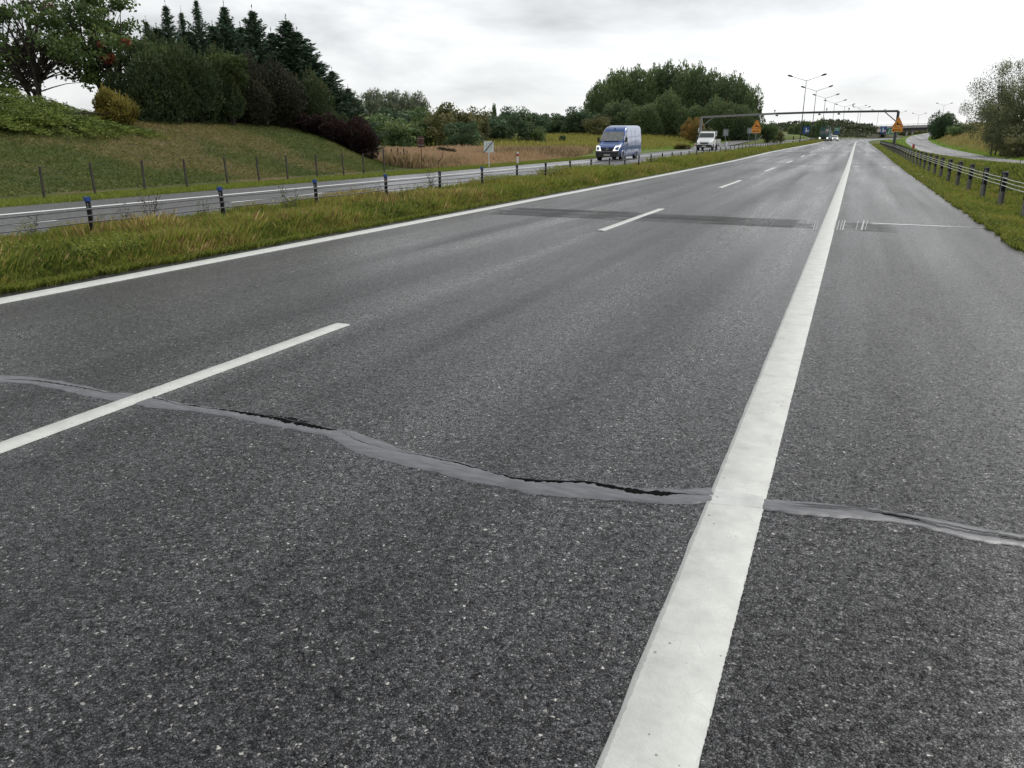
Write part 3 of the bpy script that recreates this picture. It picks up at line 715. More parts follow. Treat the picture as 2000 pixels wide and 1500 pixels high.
def seal_trace():
    xs = np.linspace(-0.418, -0.202, 60); V = []
    for f in np.linspace(0, 1, 8):
        y = seal_lo(xs) * (1 - f) + seal_hi(xs) * f + .006 * (vn(xs * 30, 2) - .5)
        V.append(np.stack([xs, y, 0.0063 + 0.0022 * math.sin(f * math.pi) * np.sin(np.linspace(0.15, 3.0, 60))], -1))
    link('seal_trace', grid_mesh('seal_trace', np.array(V), M['trace']), road)
def sheet(name, pts4, dz, m, parent=None, nx=12, ny=3, jag=0.0):
    a, b, c_, d = [np.array(p) for p in pts4]
    u = np.linspace(0, 1, nx)[None, :, None]; v = np.linspace(0, 1, ny)[:, None, None]
    V = (a * (1 - u) + b * u) * (1 - v) + (d * (1 - u) + c_ * u) * v
    V = np.concatenate([V, np.zeros(V.shape[:2] + (1,))], -1)
    V[0, :, 1] += jag * (rng.random(nx) - .5); V[-1, :, 1] += jag * (rng.random(nx) - .5)
    V[..., 2] = P(V[..., 1]) + dz
    return link(name, grid_mesh(name, V, m if not isinstance(m, str) else M[m], False), parent)
seal_trace()
# milled, scraped band across both lanes at 15-17 m
milled = []
def milled_band():
    # grooves: many thin strips with small gaps, denser in the middle of each lane
    mb = []; 
    for x0, x1, y0, y1, n, cov in ((-7.6, -4.2, 15.75, 17.5, 24, 1.5), (-4.6, -1.9, 15.6, 17.3, 20, 1.3), (-2.6, -0.5, 15.5, 17.15, 18, 1.2), (-0.17, 0.95, 15.45, 16.9, 14, 1.1)):
        for i in range(n):
            y = y0 + (y1 - y0) * (i + rng.random()) / n
            wl = 0.020 * (0.3 + 1.3 * rng.random()) * (y1 - y0) * cov
            a = x0 + rng.random() * 0.5; b = x1 - rng.random() * 0.5
            k = 0.045 * rng.standard_normal() * 0.2 - 0.0
            mb.append([[a, y, 0], [b, y - 0.06 + k, 0], [b, y - 0.06 + k + wl, 0], [a, y + wl, 0]])
    V = np.array(mb); V[..., 2] = P(V[..., 1]) + 0.0025 + (np.arange(len(V)) % 40 * 0.00004)[:, None]
    tag(link('milled_band', poly_mesh('milled_band', V, M['milled']), road), kind='stuff')
    # bright scratch marks right of the solid line
    V = []
    for px, wpx in [(1632, 1), (1638, 1), (1644, 1), (1649, 1.6), (1675, .8), (1686, 2.2), (1693, .8), (1592, .6), (1596, .5)]:
        a = gnd(px - 3.5, 450); b = gnd(px + 1.5, 431); ww = wpx * 0.007
        V.append([[a.x - ww, a.y, .0065], [a.x + ww, a.y, .0065], [b.x + ww * .9, b.y, .0065], [b.x - ww * .9, b.y, .0065]])
    link('scratch_marks', poly_mesh('scratch_marks', np.array(V), M['scratch']), road)
milled_band()
# narrow transverse joints; the near wet one has sky glare in its colour
for px, py, x0, x1, wd, mm in ((1700, 436.5, 0.45, 2.435, 0.12, 'wet'), (1600, 321, -8.3, 2.44, 0.4, 'milled'), (1600, 297.5, -8.3, 2.44, 1.0, 'milled')):
    y = gnd(px, py, float(P(gnd(px, py).y * 0.92))).y
    sheet('transverse_joint', [(x0, y), (x1, y - 0.12), (x1, y - 0.12 + wd), (x0, y + wd)], 0.0035, mm, road, 30, 2, 0.02)

# left carriageway
ysl = np.concatenate([np.arange(-12, 170, 2.0), np.arange(170, 430, 2.5)])
lroad = tag(link('opposite_road', grid_mesh('opposite_road', strip(-18.9, -11.42, ysl, 0.0, 3), M['asphalt_far'])), kind='structure')
def simple_line(name, o0, o1, s0, s1, dz, m, parent):
    ys = np.arange(s0, s1 + 0.01, min(2.0, (s1 - s0) / 2))
    return link(name, grid_mesh(name, strip(o0, o1, ys, dz, 2), M[m]), parent)
simple_line('edge_line', -17.12, -16.88, -12, 330, 0.008, 'far_paint', lroad)
for a in np.arange(3.0, 200, 13.0):
    simple_line('dash', -14.92, -14.76, a, a + 9.5 if a < 10 else a + 5, 0.008, 'far_paint', lroad)
simple_line('edge_line', -11.95, -11.75, -12, 330, 0.008, 'far_paint', lroad)

def side_road(name, L, half, m, dz=0.0):
    d = np.gradient(L[:, :2], axis=0); d /= np.linalg.norm(d, axis=1)[:, None]
    nrm = np.stack([d[:, 1], -d[:, 0]], 1)
    V = []
    for t in (-1, 0, 1):
        V.append(np.column_stack([L[:, :2] + nrm * half * t, L[:, 2] + dz]))
    return tag(link(name, grid_mesh(name, np.array(V).transpose(1, 0, 2), M[m])), kind='structure')
side_road('side_road', RAMP, 2.0, 'asphalt_ramp', 0.012)
side_road('slip_road', SLIP, 1.9, 'asphalt_ramp', 0.03)

# ------------------------------------------------------------------ grass
def unit(n):
    v = rng.standard_normal((n, 3)); return v / np.linalg.norm(v, axis=1)[:, None]
def leaves(Pt, axis, length, width, tint):
    """diamond leaves at points, long axis given"""
    n = len(Pt)
    ax = axis / (np.linalg.norm(axis, axis=1)[:, None] + 1e-9)
    r_ = unit(n); b = np.cross(ax, r_); b /= (np.linalg.norm(b, axis=1)[:, None] + 1e-9)
    L = (length * (0.65 + 0.7 * rng.random(n)))[:, None]; W = (width * (0.65 + 0.7 * rng.random(n)))[:, None]
    V = np.stack([Pt - ax * L * .5, Pt + b * W * .5 - ax * L * .05, Pt + ax * L * .5, Pt - b * W * .5 - ax * L * .05], 1)
    return V, tint
def blades(name, X, Y, hgt, wid, tint, m, lean=0.35, z=None, parent=None, label=None):
    n = len(X)
    Z = H(X, Y) if z is None else z
    th = rng.random(n) * 2 * np.pi; w_ = wid * (0.6 + 0.8 * rng.random(n))
    ln = lean * hgt * (0.3 + rng.random(n)); ph = rng.random(n) * 2 * np.pi
    dx_, dy_ = np.cos(th) * w_ / 2, np.sin(th) * w_ / 2
    tx = np.cos(ph) * ln; ty = np.sin(ph) * ln
    V = np.zeros((n, 4, 3))
    V[:, 0] = np.stack([X - dx_, Y - dy_, Z - 0.01], 1); V[:, 1] = np.stack([X + dx_, Y + dy_, Z - 0.01], 1)
    V[:, 2] = np.stack([X + dx_ * .7 + tx * .4, Y + dy_ * .7 + ty * .4, Z + hgt * .62], 1)
    V[:, 3] = np.stack([X + tx, Y + ty, Z + hgt], 1)
    return tag(link(name, poly_mesh(name, V, M[m], tint)), label, None, None, 'stuff')

def strip_points(n, o0, o1, s0, s1, power=1.7):
    """denser close to the camera"""
    u = rng.random(n)
    a = 1 - power
    s = (s0 ** a + u * (s1 ** a - s0 ** a)) ** (1 / a)
    o = o0 + (o1 - o0) * rng.random(n)
    return o + C(s), s, o
def fit(s, near, far, s0=8, s1=90):
    return near + (far - near) * np.clip((s - s0) / (s1 - s0), 0, 1)

# median strip: tangled grass, low at the kerb side
X, Y, o = strip_points(300000, -11.35, -8.34, 4.0, 240, 1.8)
edge = np.clip((-8.34 - o) / 0.45, 0, 1); back = np.clip((o + 11.4) / 0.3, 0.2, 1)
cl = fbm(X * 1.3, Y * 1.3, 3); cl2 = fbm(X * 0.45 + 9, Y * 0.45, 3)
hg = (0.04 + 0.18 * edge * back) * (0.45 + 1.1 * cl) * (0.6 + 0.8 * rng.random(len(X))) * (0.75 + .6 * cl2)
tn = 0.02 + 0.72 * cl + 0.75 * (cl2 - .45) + 0.60 * (rng.random(len(X)) - .5) + 0.10 * (1 - edge)
tn = np.where(rng.random(len(X)) < 0.07, 0.85 + 0.15 * rng.random(len(X)), tn)
blades('median_grass', X, Y, hg, fit(Y, 0.0055, 0.055), tn, 'grass', 0.48)
def leafy(name, o0, o1, s0, s1, n, hmax, label, thr=.45, seed=0):
    X, Y, o = strip_points(n, o0, o1, s0, s1, 1.7)
    c1 = fbm(X * 1.9 + seed, Y * 1.9, 3); c2 = vn(X * .9 + seed, Y * .7)
    kp = (c1 > thr)
    X, Y, c1, c2 = X[kp], Y[kp], c1[kp], c2[kp]; n = len(X)
    h_ = hmax * (.35 + .9 * (c1 - thr) / .3) * rng.random(n) ** .7
    sz = fit(Y, .030, .11) * (.6 + .8 * rng.random(n))
    V, t = leaves(np.stack([X, Y, H(X, Y) + h_], 1), unit(n) * np.array((1, 1, .6)), sz, sz * .5, .12 + .85 * c2 * rng.random(n) + .25 * h_ / hmax * rng.random(n))
    tag(link(name, poly_mesh(name, V, M['grass'], t)), label, None, None, 'stuff')
# thin seed stalks standing above the grass
X, Y, o = strip_points(14000, -11.2, -8.7, 5, 120, 1.6)
keep = fbm(X * .6, Y * .6, 2) > .42
X, Y, o = X[keep], Y[keep], o[keep]
blades('median_seed_stalks', X, Y, (0.18 + 0.30 * rng.random(len(X))) * np.clip((-8.5 - o) / .8, .4, 1), fit(Y, 0.006, 0.03), 0.72 + 0.28 * rng.random(len(X)), 'grass', 0.25)
# rounded weed clumps further along the median
X, Y, o = strip_points(90000, -11.0, -8.7, 16, 240, 1.4)
cc = vn(Y * 0.55, 3) * smooth((vn(Y * 0.55, 3) - .3) / .4)
hg = smooth((Y - 15) / 10) * (0.12 + 0.42 * cc) * (0.5 + 0.7 * rng.random(len(X))) * np.clip((-8.45 - o) / 0.6, 0.3, 1) 
blades('median_weeds', X, Y, hg, fit(Y, 0.03, 0.10, 20, 120), 0.45 + 0.3 * rng.random(len(X)) + 0.25 * (vn(Y * 0.8, 11) - .5), 'grass', 0.6)
leafy('leafy_weeds', -11.2, -8.5, 4.5, 160, 150000, .30, 'low leafy weeds tangled in the median grass')
leafy('leafy_weeds', 2.5, 5.6, 12, 120, 60000, .13, 'low leafy weeds in the right verge', .42, 31)
# ragged grass creeping over the kerb line
X, Y, o = strip_points(26000, -8.40, -8.24, 4.0, 120, 1.7)
keep = vn(Y * 5, 2) > (o + 8.36) / 0.14
X, Y = X[keep], Y[keep]
blades('kerb_grass', X, Y, 0.05 + 0.04 * rng.random(len(X)), fit(Y, 0.012, 0.06), 0.15 + 0.6 * rng.random(len(X)), 'grass', 0.8, z=P(Y) + 0.0)
# right verge
X, Y, o = strip_points(200000, 2.46, 6.6, 11, 170, 1.6)
edge = np.clip((o - 2.46) / 0.5, 0, 1)
cl = fbm(X * 1.5, Y * 1.5, 3); cl2 = fbm(X * 0.6 + 4, Y * 0.6, 3)
hg = (0.04 + 0.09 * edge * (1 - .15 * smooth((o - 3.0) / .6))) * (0.5 + 1.0 * cl) * (0.6 + .8 * rng.random(len(X)))
tn = 0.24 + 0.55 * (cl2 - .1) + 0.6 * (cl - .5) + 0.45 * (rng.random(len(X)) - .5) - 0.12 * smooth((o - 4.2) / .6)
tn = np.where(rng.random(len(X)) < 0.05, 0.95, tn)
blades('verge_grass', X, Y, hg, fit(Y, 0.009, 0.06), tn, 'grass', 0.8)
X, Y, o = strip_points(16000, 2.36, 2.50, 11, 120, 1.6)
keep = vn(Y * 4, 7) > (2.5 - o) / 0.14
X, Y = X[keep], Y[keep]
blades('verge_edge_grass', X, Y, 0.04 + 0.05 * rng.random(len(X)), fit(Y, 0.014, 0.06), 0.1 + 0.7 * rng.random(len(X)), 'grass', 0.8, z=P(Y) + 0.0)
# bright lawn beyond the right barrier
X, Y, o = strip_points(90000, 4.9, 26, 14, 260, 1.4)
d, zz, side = near_line(X, Y, RAMP)
keep = d > 2.15
keep &= ~((side > 0) & (d > 4.5) & (Y > 50))
X, Y = X[keep], Y[keep]
blades('lawn', X, Y, 0.05 + 0.07 * rng.random(len(X)), fit(Y, 0.03, 0.16), 0.2 + 0.8 * fbm(X * .5, Y * .5, 3) * rng.random(len(X)) + .1, 'grass_lawn', 0.6)
# tawny grass on the bank behind the side road
X = rng.uniform(6, 60, 90000); Y = rng.uniform(46, 230, 90000)
d, zz, side = near_line(X, Y, RAMP)
keep = (side > 0) & (d > 3.2) & (d < 26)
X, Y = X[keep], Y[keep]; d = d[keep]
blades('bank_tall_grass', X, Y, (0.25 + 0.55 * rng.random(len(X))) * smooth((d - 2.5) / 3), 0.09, 0.1 + 0.6 * fbm(X * .2, Y * .2, 3) + 0.3 * rng.random(len(X)), 'grass_bankside', 0.5)
# mown embankment
nb = 220000
Xo = -20.4 - 13.5 * rng.random(nb); Y = -2 + 52 * rng.random(nb)
X = Xo
keep = H(X, Y) - P(Y) > .04
X, Y = X[keep], Y[keep]; nb = len(X)
cl = fbm(X * 0.9, Y * 0.9, 4); cl2 = fbm(X * .25 + 3, Y * .25, 3)
top = smooth((-X - 28) / 3)
n_em = fbm(X * .35, Y * .35, 4)
tn = 0.02 + 0.55 * cl + 0.28 * smooth((n_em - .40) / .25) + .45 * (rng.random(nb) - .5) + .22 * top
blades('embankment_grass', X, Y, 0.03 + 0.07 * rng.random(nb) * (0.4 + cl), 0.02, tn, 'grass_bank', 1.6)
X = -18.95 - 1.9 * rng.random(60000) ** 1.2; Y = 3 + 62 * rng.random(60000)
blades('left_verge_grass', X, Y, 0.04 + 0.07 * rng.random(len(X)), 0.02, 0.30 + 0.35 * rng.random(len(X)), 'grass', 0.6)
# dry meadow
nb = 90000
Y = 38 + 38 * rng.random(nb); X = -20.9 - (8 + 62 * (Y - 30) / 60) * rng.random(nb)
cl = fbm(X * .16, Y * .16, 3)
keep = (H(X, Y) - P(Y) < .30 + .02 * (Y - 45)) & ((-X - 20.9) > np.clip((Y - 60) * 0.18, 0, 9))
X, Y, cl = X[keep], Y[keep], cl[keep]
hg = (0.35 + 0.45 * rng.random(len(X))) * (0.5 + cl) * np.clip((-X - 20.3) / 2.5, .3, 1)
blades('dry_meadow_grass', X, Y, hg, 0.05, 0.95 - 0.9 * smooth((cl - .42) / .25) * rng.random(len(X)) - 0.25 * rng.random(len(X)), 'grass_tan', 0.45)
# yellow-green field and green strips behind it
nb = 110000
Y = 78 + 160 * rng.random(nb) ** .8; X = -22 - (0.9 * Y) * rng.random(nb)
d, zz, side = near_line(X, Y, SLIP)
keep = d > 2.5
X, Y = X[keep], Y[keep]
grn = (Y < 92) | (X > -25 - 0.05 * (Y - 100))
blades('field_grass', X[~grn], Y[~grn], 0.35 + 0.45 * rng.random((~grn).sum()), 0.14, 0.1 + .6 * fbm(X[~grn] * .1, Y[~grn] * .1) + 0.3 * rng.random((~grn).sum()), 'grass_field', 0.5)
blades('green_strip_grass', X[grn], Y[grn], 0.08 + 0.1 * rng.random(grn.sum()), 0.14, rng.random(grn.sum()), 'grass_lawn', 0.5)

# ------------------------------------------------------------------ foliage
def ell_points(n, c, r, shell=0.55):
    u = unit(n); rad = shell + (1 - shell) * rng.random(n) ** 0.7
    p = np.array(c) + u * rad[:, None] * np.array(r)
    return p, u
def clusters_in(n, c, r, shell=0.5, zmin=-1.0, rnd=None):
    u = unit(n * 3); u = u[u[:, 2] > zmin][:n]
    rad = (shell + (1 - shell) * rng.random(len(u)) ** .6)[:, None]
    return np.array(c) + u * rad * np.array(r), u
def limbs(mb, base, tips, r0, fork=0.35, n=6):
    base = Vector(base)
    for tp in tips:
        tp = Vector(tp); k = base.lerp(tp, 0.5) + Vector((rng.normal(0, .06), rng.normal(0, .06), 0.05)) * (tp - base).length
        k.z = max(k.z, base.z)
        mb.tube([base, base.lerp(k, .5) + Vector((0, 0, .02)), k, tp], [r0, r0 * .75, r0 * .5, r0 * .12], 5, False)

def broadleaf(H_=6, Wd=5, n_cl=26, n_lf=160, leaf=0.14, crad=0.75, shell=.5, zc=.58, zr=.45, up=0.2, trunk=0.12, stems=1, asp=.7, flat=.7, lm='lf_hedge', bark='bark', tint0=.0, seedtop=False):
    """returns (foliage mesh, wood mesh), base at origin"""
    cen, u = clusters_in(n_cl, (0, 0, H_ * zc), (Wd / 2, Wd / 2, H_ * zr), shell, -0.9)
    Vs = []; Ts = []
    for i, c in enumerate(cen):
        rr = crad * (0.6 + 0.8 * rng.random())
        p, uu = ell_points(n_lf, c, (rr, rr, rr * flat), 0.25)
        ax = unit(n_lf) + uu * 0.5 + np.array((0, 0, up))
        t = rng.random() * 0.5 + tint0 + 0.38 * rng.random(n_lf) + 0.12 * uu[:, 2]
        V, t = leaves(p, ax, leaf, leaf * asp, t); Vs.append(V); Ts.append(t)
    fm = poly_mesh('crown', np.concatenate(Vs), M[lm], np.concatenate(Ts))
    mb = MB()
    for s in range(stems):
        bx, by = (0, 0) if stems == 1 else (rng.normal(0, .15), rng.normal(0, .15))
        tipz = H_ * (zc + zr * .5)
        pts = [(bx, by, -0.1), (bx * 1.3 + rng.normal(0, .05), by * 1.3, H_ * .2), (bx * 3 + rng.normal(0, .12) * Wd * .3, by * 3 + rng.normal(0, .1) * Wd * .3, H_ * .45), (bx * 5 + rng.normal(0, .1) * Wd, by * 5, tipz)]
        mb.tube(pts, [trunk, trunk * .85, trunk * .6, trunk * .15], 8)
        own = [c for j, c in enumerate(cen) if j % stems == s]
        for c in own:
            zb = np.clip(0.18 * H_ + 0.45 * (c[2] - .2 * H_) * rng.uniform(.7, 1), .15 * H_, .6 * H_)
            tt = zb / tipz
            b = Vector(pts[1]).lerp(Vector(pts[3]), max(0, (zb - pts[1][2]) / (pts[3][2] - pts[1][2])))
            limbs(mb, b, [c], trunk * .38)
    return fm, mb.mesh('trunk', M[bark])

def upright(H_=6, Wd=4, n=9000, leaf=0.22, asp=.3, lm='lf_yew', lumps=14, pointy=.8, base=0.0, up=1.2, bark='bark', tstem=.08, zlow=.08, dens=1.0):
    """dense shrub or tree with upward sprays and a spiky outline"""
    Vs = []; Ts = []
    cen, u = clusters_in(lumps, (0, 0, H_ * .47), (Wd * .34, Wd * .34, H_ * .36), .55, -1)
    cen = np.concatenate([cen, [[0, 0, H_ * .45]]])
    for i, c in enumerate(cen):
        last = i == len(cen) - 1
        rz = H_ * (.26 if not last else .42) * rng.uniform(.7, 1.15); rx = Wd * (.22 if not last else .36) * rng.uniform(.8, 1.15)
        m_ = n // len(cen)
        p, uu = ell_points(m_, c, (rx, rx, rz), .7)
        # draw the tops to points
        k = np.clip((p[:, 2] - c[2]) / rz, 0, 1)[:, None]
        p[:, :2] = c[:2] + (p[:, :2] - c[:2]) * (1 - pointy * .5 * k)
        p[:, 2] = np.maximum(p[:, 2], zlow * H_ * rng.random(m_))
        ax = unit(m_) * .45 + np.array((0, 0, up)) + uu * np.array((.6, .6, .2))
        t = rng.random() * .45 + .4 * rng.random(m_) + .1 * uu[:, 2]
        V, t = leaves(p, ax, leaf, leaf * asp, t); Vs.append(V); Ts.append(t)
        # a few long leaders breaking the outline
        ns = 9 if pointy > .25 else 4
        la = rng.random(ns) * 6.283; lr = rng.random(ns) * .8
        q = c + np.stack([np.cos(la) * lr * rx * .8, np.sin(la) * lr * rx * .8, rz * np.sqrt(1 - lr ** 2) * .96], 1)
        for qq in q:
            mm = 10; zz = np.linspace(-.5, .5, mm)[:, None] * leaf * 3
            pp = qq + zz * np.array((rng.normal(0, .15), rng.normal(0, .15), 1)) + rng.normal(0, leaf * .12, (mm, 3))
            V, t = leaves(pp, unit(mm) * .35 + np.array((0, 0, 1.3)), leaf * .8, leaf * asp * .8, .5 + .4 * rng.random(mm)); Vs.append(V); Ts.append(t)
    fm = poly_mesh('foliage', np.concatenate(Vs), M[lm], np.concatenate(Ts))
    mb = MB(); 
    for i in range(4):
        a = rng.random() * 6.28
        mb.tube([(math.cos(a) * .1, math.sin(a) * .1, -.1), (math.cos(a) * Wd * .08, math.sin(a) * Wd * .08, H_ * .3), (math.cos(a) * Wd * .12, math.sin(a) * Wd * .12, H_ * .7)], [tstem, tstem * .7, tstem * .2], 6)
    return fm, mb.mesh('trunk', M[bark])

def spruce(H_=7, Rm=1.8, lm='lf_spruce', sparse=1.0, needle=.2):
    Vs = []; Ts = []; mb = MB()
    mb.tube([(0, 0, -.1), (0, 0, H_ * .5), (0, 0, H_ * .96)], [.09, .05, .008], 7)
    z = 0.04 * H_
    while z < H_ * .985:
        f = z / H_
        r = Rm * (1 - f) ** 1.0 * rng.uniform(.6, 1.25) + .05
        nb = max(3, int((5 + 3 * (1 - f)) * sparse))
        a0 = rng.random() * 6.28
        for b in range(nb):
            a = a0 + b * 2 * math.pi / nb + rng.normal(0, .2)
            L = r * rng.uniform(.75, 1.15)
            m_ = max(4, int(L / .055))
            t = np.linspace(.08, 1, m_)
            rise = (0.55 * f + .0) * L
            dz = -0.28 * L * np.sin(t * 2.4) * (1 - f) + rise * t + 0.20 * L * t ** 3
            px = np.cos(a) * L * t; py = np.sin(a) * L * t; pz = z + dz
            p = np.stack([px, py, pz], 1)
            mb.tube([p[0], p[m_ // 2], p[-1]], [.015, .01, .003], 3, False)
            rep = 4
            q = np.repeat(p, rep, 0) + rng.normal(0, .035, (m_ * rep, 3)) + np.stack([0 * np.repeat(t, rep), 0 * np.repeat(t, rep), -0.10 * rng.random(m_ * rep) * (1 - f)], 1)
            side = rng.normal(0, .8, m_ * rep)
            ax = np.stack([np.cos(a) - np.sin(a) * side, np.sin(a) + np.cos(a) * side, rng.normal(-.25 * (1 - f) + .3 * f, .35, m_ * rep)], 1)
            V, tt = leaves(q, ax, needle, needle * .28, .15 + .3 * rng.random() + .4 * rng.random(m_ * rep) + .2 * np.repeat(t, rep) - .1); Vs.append(V); Ts.append(tt)
        z += 0.145 * (1 - .35 * f) * rng.uniform(.8, 1.2) / max(.6, sparse) * (H_ / 7)
    # leader
    mm = 16; zz = np.linspace(H_ * .93, H_ * 1.05, mm)
    V, tt = leaves(np.stack([0 * zz, 0 * zz, zz], 1), unit(mm) * .6 + np.array((0, 0, 1.2)), needle * .7, needle * .2, .5 + 0 * zz); Vs.append(V); Ts.append(tt)
    return poly_mesh('foliage', np.concatenate(Vs), M[lm], np.concatenate(Ts)), mb.mesh('trunk', M['bark'])

def place(kind, meshes, loc, label, cat='tree', group=None, sc=(1, 1, 1), rz=None, lm=None):
    o = empty(kind, loc, rng.random() * 6.28 if rz is None else rz, label, cat, group)
    o.scale = sc
    f = link(meshes[0].name.split('.')[0], meshes[0], o)
    if lm:
        f.material_slots[0].link = 'OBJECT'; f.material_slots[0].material = M[lm]
    if meshes[1] is not None:
        link('trunk', meshes[1], o)
    return o
def stand(px, base_py, X=None, Y=None, sink=0.1):
    """ground point under photo column px at distance Y"""
    if Y is None:
        d = ray(px, base_py); Y = X / d[0] * d[1]
    v = at(px, base_py, Y)
    return Vector((v.x, v.y, h1(v.x, v.y) - sink))
def height_to(px, top_py, Y, base):
    return at(px, top_py, Y).z - base.z

# --- trees on the embankment (left)
Lx = -30.5
def onrow(px, X):                      # distance Y at which column px meets the line X = const
    d = ray(px, 245); return X / d[0] * d[1]
# big maple-like tree, gaps to the sky, two crowns
def big_left_tree():
    for (px, X, Wd, top, lab, nl) in ((85, -36.5, 8.6, -75, 'tall broad maple with many small gaps, leftmost tree on the embankment', 125), (232, -34.5, 4.8, -45, 'open leafy tree with a few red leaves, behind the golden shrub', 66)):
        Y = onrow(px, X); b = Vector((X, Y, h1(X, Y) - .1)); Ht = height_to(px, top, Y, b)
        ms = broadleaf(Ht, Wd, nl, 95, .17, .62, .2, .56, .46, .1, .10, 5, .75, .6, 'lf_maple')
        t = place('maple_tree', ms, b, lab, 'tree')
        if px == 232:
            Vs = []; Ts = []
            for (qx, qy) in ((200, 88), (207, 112), (222, 116), (246, 82), (212, 117), (98, 12)):
                c = at(qx, qy, Y - 0.9) - b
                p, u = ell_points(60, tuple(Matrix.Rotation(-t.rotation_euler.z, 3, 'Z') @ c), (.28, .28, .2), .1)
                V, tt = leaves(p, unit(60), .16, .12, rng.random(60)); Vs.append(V); Ts.append(tt)
            f = link('red_leaves', poly_mesh('red_leaves', np.concatenate(Vs), M['lf_red'], np.concatenate(Ts)), t)
big_left_tree()

YEWS = [upright(5, 4, 15000, .17, .42, 'lf_yew', 24, .5, up=.7), upright(5, 4, 15000, .17, .42, 'lf_yew', 26, .5, up=.7), upright(5, 4, 13000, .16, .55, 'lf_brown', 22, .3, up=.5), upright(5, 4, 11000, .17, .5, 'lf_purple', 14, .3, up=.5)]
SPR = [spruce(7, 2.5, needle=.22), spruce(7, 2.7, needle=.22), spruce(7, 2.0, sparse=.85)]
GRP = 'evergreens planted along the top of the embankment'
for px, X, top, vi, wpx, lab in [
    (300, -31.6, 84, 0, 150, 'dark green rounded yew immediately right of the golden shrub'),
    (372, -31.0, 82, 1, 120, 'dark yew in front of the row, third from the golden shrub'),
    (335, -33.5, 66, 0, 120, 'tall dark yew rising behind the rounded yew'),
    (440, -31.2, 90, 1, 110, 'mid green yew with a paler crown in the middle of the row'),
    (498, -31.0, 104, 2, 110, 'brownish dense shrub right of the paler yew'),
    (548, -30.6, 118, 2, 120, 'brown tinged shrub in front of the tallest dark spruce'),
    (600, -30.2, 140, 0, 100, 'dark green shrub below the two bent spruce tops'),
    (648, -28.9, 212, 1, 80, 'low dark shrub on the falling end of the row')]:
    Y = onrow(px, X); b = Vector((X, Y, h1(X, Y) - .5)); Ht = height_to(px, top, Y, b)
    D = Y * CY - X * SY
    wd = wpx * D / 1500
    place('yew_shrub', YEWS[vi], b, lab, 'shrub', GRP, (wd / 4, wd / 4, Ht / 5))
for px, X, top, lab in [(575, -30.6, 214, 'low reddish purple bush under the brown tinged shrubs'), (620, -29.4, 226, 'purple bush beside the low dark shrub on the slope'), (665, -28.2, 236, 'dark purple bush on the sloping end of the hedge'), (706, -26.6, 232, 'rightmost deep purple bush at the nose of the embankment'), (640, -28.0, 222, 'deep purple bush between the low dark shrub and the slope bushes'), (686, -27.4, 228, 'dark bush just left of the rightmost purple bush'), (598, -29.0, 218, 'dark reddish bush at the bend of the hedge line')]:
    Y = onrow(px, X); b = Vector((X, Y, h1(X, Y) - .15)); Ht = height_to(px, top, Y, b)
    place('purple_bush', YEWS[3], b, lab, 'bush', 'purple bushes along the embankment hedge', (.62, .62, Ht / 5))
for px, X, top, vi, rw, lab in [
    (312, -35.5, 40, 2, 1.0, 'thin pale spruce top beside the open leafy tree'),
    (352, -35.0, 8, 2, 1.1, 'slender spruce, first spire right of the open leafy tree'),
    (380, -36.0, 22, 2, .9, 'short narrow spruce between two taller spires'),
    (410, -35.0, -2, 2, 1.0, 'tallest thin spruce spire, clear against the sky'),
    (461, -34.5, 10, 0, 1.2, 'spruce with a pointed top, right of the thin spire'),
    (513, -34.5, 20, 1, 1.25, 'dark spruce with a stout pointed top in mid row'),
    (575, -33.6, 38, 0, 1.9, 'broad dark spruce with several leaders near the right end'),
    (612, -32.4, 98, 1, 1.5, 'dense spruce sloping down at the right end of the row'),
    (655, -31.4, 138, 2, 1.4, 'small spruce with a bent upturned top'),
    (436, -35.5, 48, 0, 1.5, 'shorter dark spruce filling the gap right of the thin spire'),
    (488, -35.5, 52, 1, 1.4, 'shorter dark spruce left of the stout pointed one'),
    (545, -34.8, 62, 0, 1.4, 'spruce in the gap left of the broad dark one'),
    (390, -35.8, 60, 1, 1.5, 'low dark spruce behind the short narrow one'),
    (330, -35.8, 52, 0, 1.5, 'low dark spruce right behind the pale thin top'),
    (594, -33.0, 62, 1, 1.6, 'second leader spruce leaning on the broad dark one'),
    (684, -30.6, 172, 2, 1.5, 'last small spruce with drooping upturned branch at the right end')]:
    Y = onrow(px, X); b = Vector((X, Y, h1(X, Y) - .1)); Ht = height_to(px, top, Y, b)
    place('spruce_tree', SPR[vi], b, lab, 'tree', 'spruces behind the embankment hedge', (rw * .9, rw * .9, Ht / 7))
